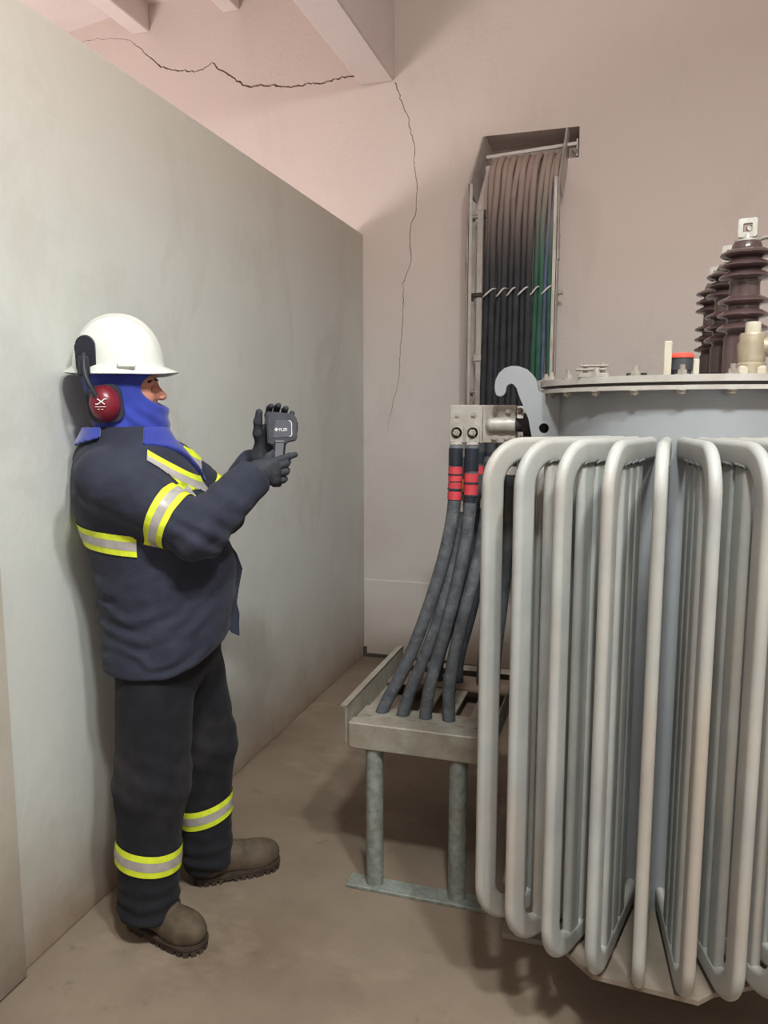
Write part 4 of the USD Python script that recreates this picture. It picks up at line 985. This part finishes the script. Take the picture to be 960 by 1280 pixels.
hat_ = obj('hard_hat', hat(), 'helmet', W, 50)
def rbox(c, s, r=0.006): return bx(c[0] - s[0] / 2, c[0] + s[0] / 2, c[1] - s[1] / 2, c[1] + s[1] / 2, c[2] - s[2] / 2, c[2] + s[2] / 2, r)
for s in (-1, 1):
    obj('accessory_slot', Manifold.hull(rbox((-0.095, s * 0.117, 1.668), (0.050, 0.014, 0.016), 0.005) + rbox((-0.095, s * 0.108, 1.680), (0.040, 0.01, 0.012), 0.004)), 'helmet', hat_)
    mt = plate_xz(np.array(Polygon([(-0.027, -0.045), (0.025, -0.045), (0.025, 0.018)] + [(0.025 * math.cos(t), 0.018 + 0.027 * math.sin(t)) for t in np.linspace(0.15, PI - 0.15, 11)] + [(-0.027, 0.018)]).exterior.coords)[:-1], -0.008, 0.008)
    obj('muff_bracket', mt.rotate((14 * -s, 0, 0)).translate((-0.200, s * 0.104, 1.703)), 'plastic_black', hat_)
    obj('muff_arm', cat([tube([(-0.203, s * 0.118, 1.70), (-0.203, s * 0.126, 1.665), (-0.196, s * 0.136, 1.63), (-0.182, s * 0.136, 1.60), (-0.168, s * 0.130, 1.565)], 0.0075, 20, 10), rbox((-0.205, s * 0.118, 1.665), (0.032, 0.018, 0.055), 0.005)]), 'plastic_black', hat_, 40)
    cup = Field((-0.23, -0.17, 1.50), (-0.08, -0.07, 1.63), 0.003)
    def rb(X, Y, Z):
        x, z = X + 0.157, Z - 1.565; a = 0.12; x, z = x * math.cos(a) + z * math.sin(a), -x * math.sin(a) + z * math.cos(a)
        q = np.sqrt((x / 0.92) ** 2 + (z / 1.12) ** 2) + 0.006 * (np.abs(x / 0.04) ** 3 * 0)
        yy = np.clip((-(Y) - 0.098) / 0.046, 0, 1)
        return np.maximum(q - 0.045 * np.maximum(1 - yy ** 2.4, 1e-3) ** 0.5, Y + 0.098)
    cup.put(((-0.23, -0.16, 1.50), (-0.08, -0.08, 1.63), rb), 0.001)
    cm = cup.mesh(3)
    if s > 0: cm.vertices[:, 1] *= -1; cm.invert()
    obj('ear_cup', cm, 'muff_red', hat_, True)
    cu = Manifold.extrude(CrossSection.square((0.036, 0.048), True).offset(0.028, manifold3d.JoinType.Round, 2.0, 32), 0.022).rotate((90, -7, 0)).translate((-0.157, -0.078, 1.565))
    if s > 0: cu = cu.mirror((0, 1, 0))
    obj('ear_cushion', cu, 'plastic_black', hat_, 40)
em = cat([bx(-0.012, 0.012, -0.001, 0.001, -0.0012, 0.0012).rotate((0, 38, 0)), bx(-0.012, 0.012, -0.001, 0.001, -0.0012, 0.0012).rotate((0, -38, 0)),
          bx(0.009, 0.015, -0.001, 0.001, 0.006, 0.0082), bx(-0.015, -0.009, -0.001, 0.001, -0.0082, -0.006), bx(-0.016, 0.012, -0.001, 0.001, -0.0145, -0.013),
          bx(-0.010, -0.004, -0.001, 0.001, -0.021, -0.0195), bx(0.0, 0.005, -0.001, 0.001, -0.0215, -0.020)])
em.apply_translation((-0.160, -0.1462, 1.570))
obj('cup_emblem', em, 'white_print', hat_, False, kind='stuff')

# ------------------------------------------------------------------ the camera he holds
DO = np.array([0.325, 0.0, 1.440]); cr, sr = math.cos(math.radians(PROT)), math.sin(math.radians(PROT))
DV = thing('thermal_camera', 'dark grey handheld thermal camera with white lettering held in gloved hands', 'camera', (PX + cr * DO[0] - sr * DO[1], PY + sr * DO[0] + cr * DO[1], DO[2]), PROT)
DV.origin = DO
out = Polygon([(0.287, 1.452), (0.306, 1.437), (0.334, 1.437), (0.344, 1.452), (0.368, 1.458), (0.373, 1.466), (0.372, 1.522), (0.362, 1.537), (0.290, 1.543), (0.284, 1.535)]).buffer(-0.003).buffer(0.004)
oc = np.array(out.exterior.coords)[:-1]; ins = np.array(out.buffer(-0.007).exterior.coords)[:-1]
bd = Manifold.hull(plate_xz(ins, -0.026, 0.034) + plate_xz(oc, -0.018, 0.027))
bd = Manifold.hull(bd) if False else (plate_xz(oc, -0.020, 0.029) + plate_xz(np.array(out.buffer(-0.004).exterior.coords)[:-1], -0.025, 0.033))
obj('housing', bd, 'device_body', DV, 30)
obj('side_panel', plate_xz([(0.301, 1.466), (0.306, 1.500), (0.311, 1.519), (0.356, 1.518), (0.361, 1.505), (0.361, 1.474), (0.357, 1.470)], -0.0268, -0.024), 'device_panel', DV)
obj('rating_label', plate_xz([(0.308, 1.440), (0.332, 1.441), (0.334, 1.458), (0.309, 1.458)], -0.0262, -0.024), 'device_label', DV)
tx = meshkit.text_mesh('FLIR', 0.0085, 0.0008, bold=True)
tx.apply_transform(np.array([[0.95, 0, 0, 0.3185], [0, 0, -1, -0.0268], [0, 1, 0, 1.4865], [0, 0, 0, 1]], float)); tx.fix_normals()
dia = cat([plate_xz([(0.3115 + a, 1.4908 + b), (0.3115 + a + 0.0026, 1.4908 + b + 0.0026), (0.3115 + a, 1.4908 + b + 0.0052), (0.3115 + a - 0.0026, 1.4908 + b + 0.0026)], -0.0276, -0.0268) for a, b in ((0, 0.0008), (0, -0.0056), (-0.0032, -0.0024), (0.0032, -0.0024))])
obj('lettering', cat([tx, dia]), 'white_print', DV, False, kind='stuff')
br = LineString([(0.349, 1.517), (0.353, 1.5155), (0.3565, 1.510), (0.3568, 1.476), (0.354, 1.471), (0.350, 1.4705)]).buffer(0.0011)
obj('white_bracket', plate_xz(np.array(br.exterior.coords)[:-1], -0.0276, -0.0266), 'white_print', DV)
obj('lens', lathe([(0, 0), (0.019, 0), (0.019, 0.010), (0.0165, 0.012), (0.015, 0.008), (0, 0.006)], 30).apply_transform(np.array([[0, 0, 1, 0.3645], [0, 1, 0, 0.004], [-1, 0, 0, 1.497], [0, 0, 0, 1]], float)), 'lens_glass', DV, 40)
obj('screen', bx(0.2815, 0.284, -0.016, 0.025, 1.472, 1.530, 0.001), 'screen_glass', DV)
gr = Manifold.hull(rbox((0.320, -0.024, 1.445), (0.036, 0.036, 0.02), 0.006) + rbox((0.306, -0.074, 1.335), (0.032, 0.030, 0.02), 0.006))
obj('grip', gr, 'plastic_black', DV)
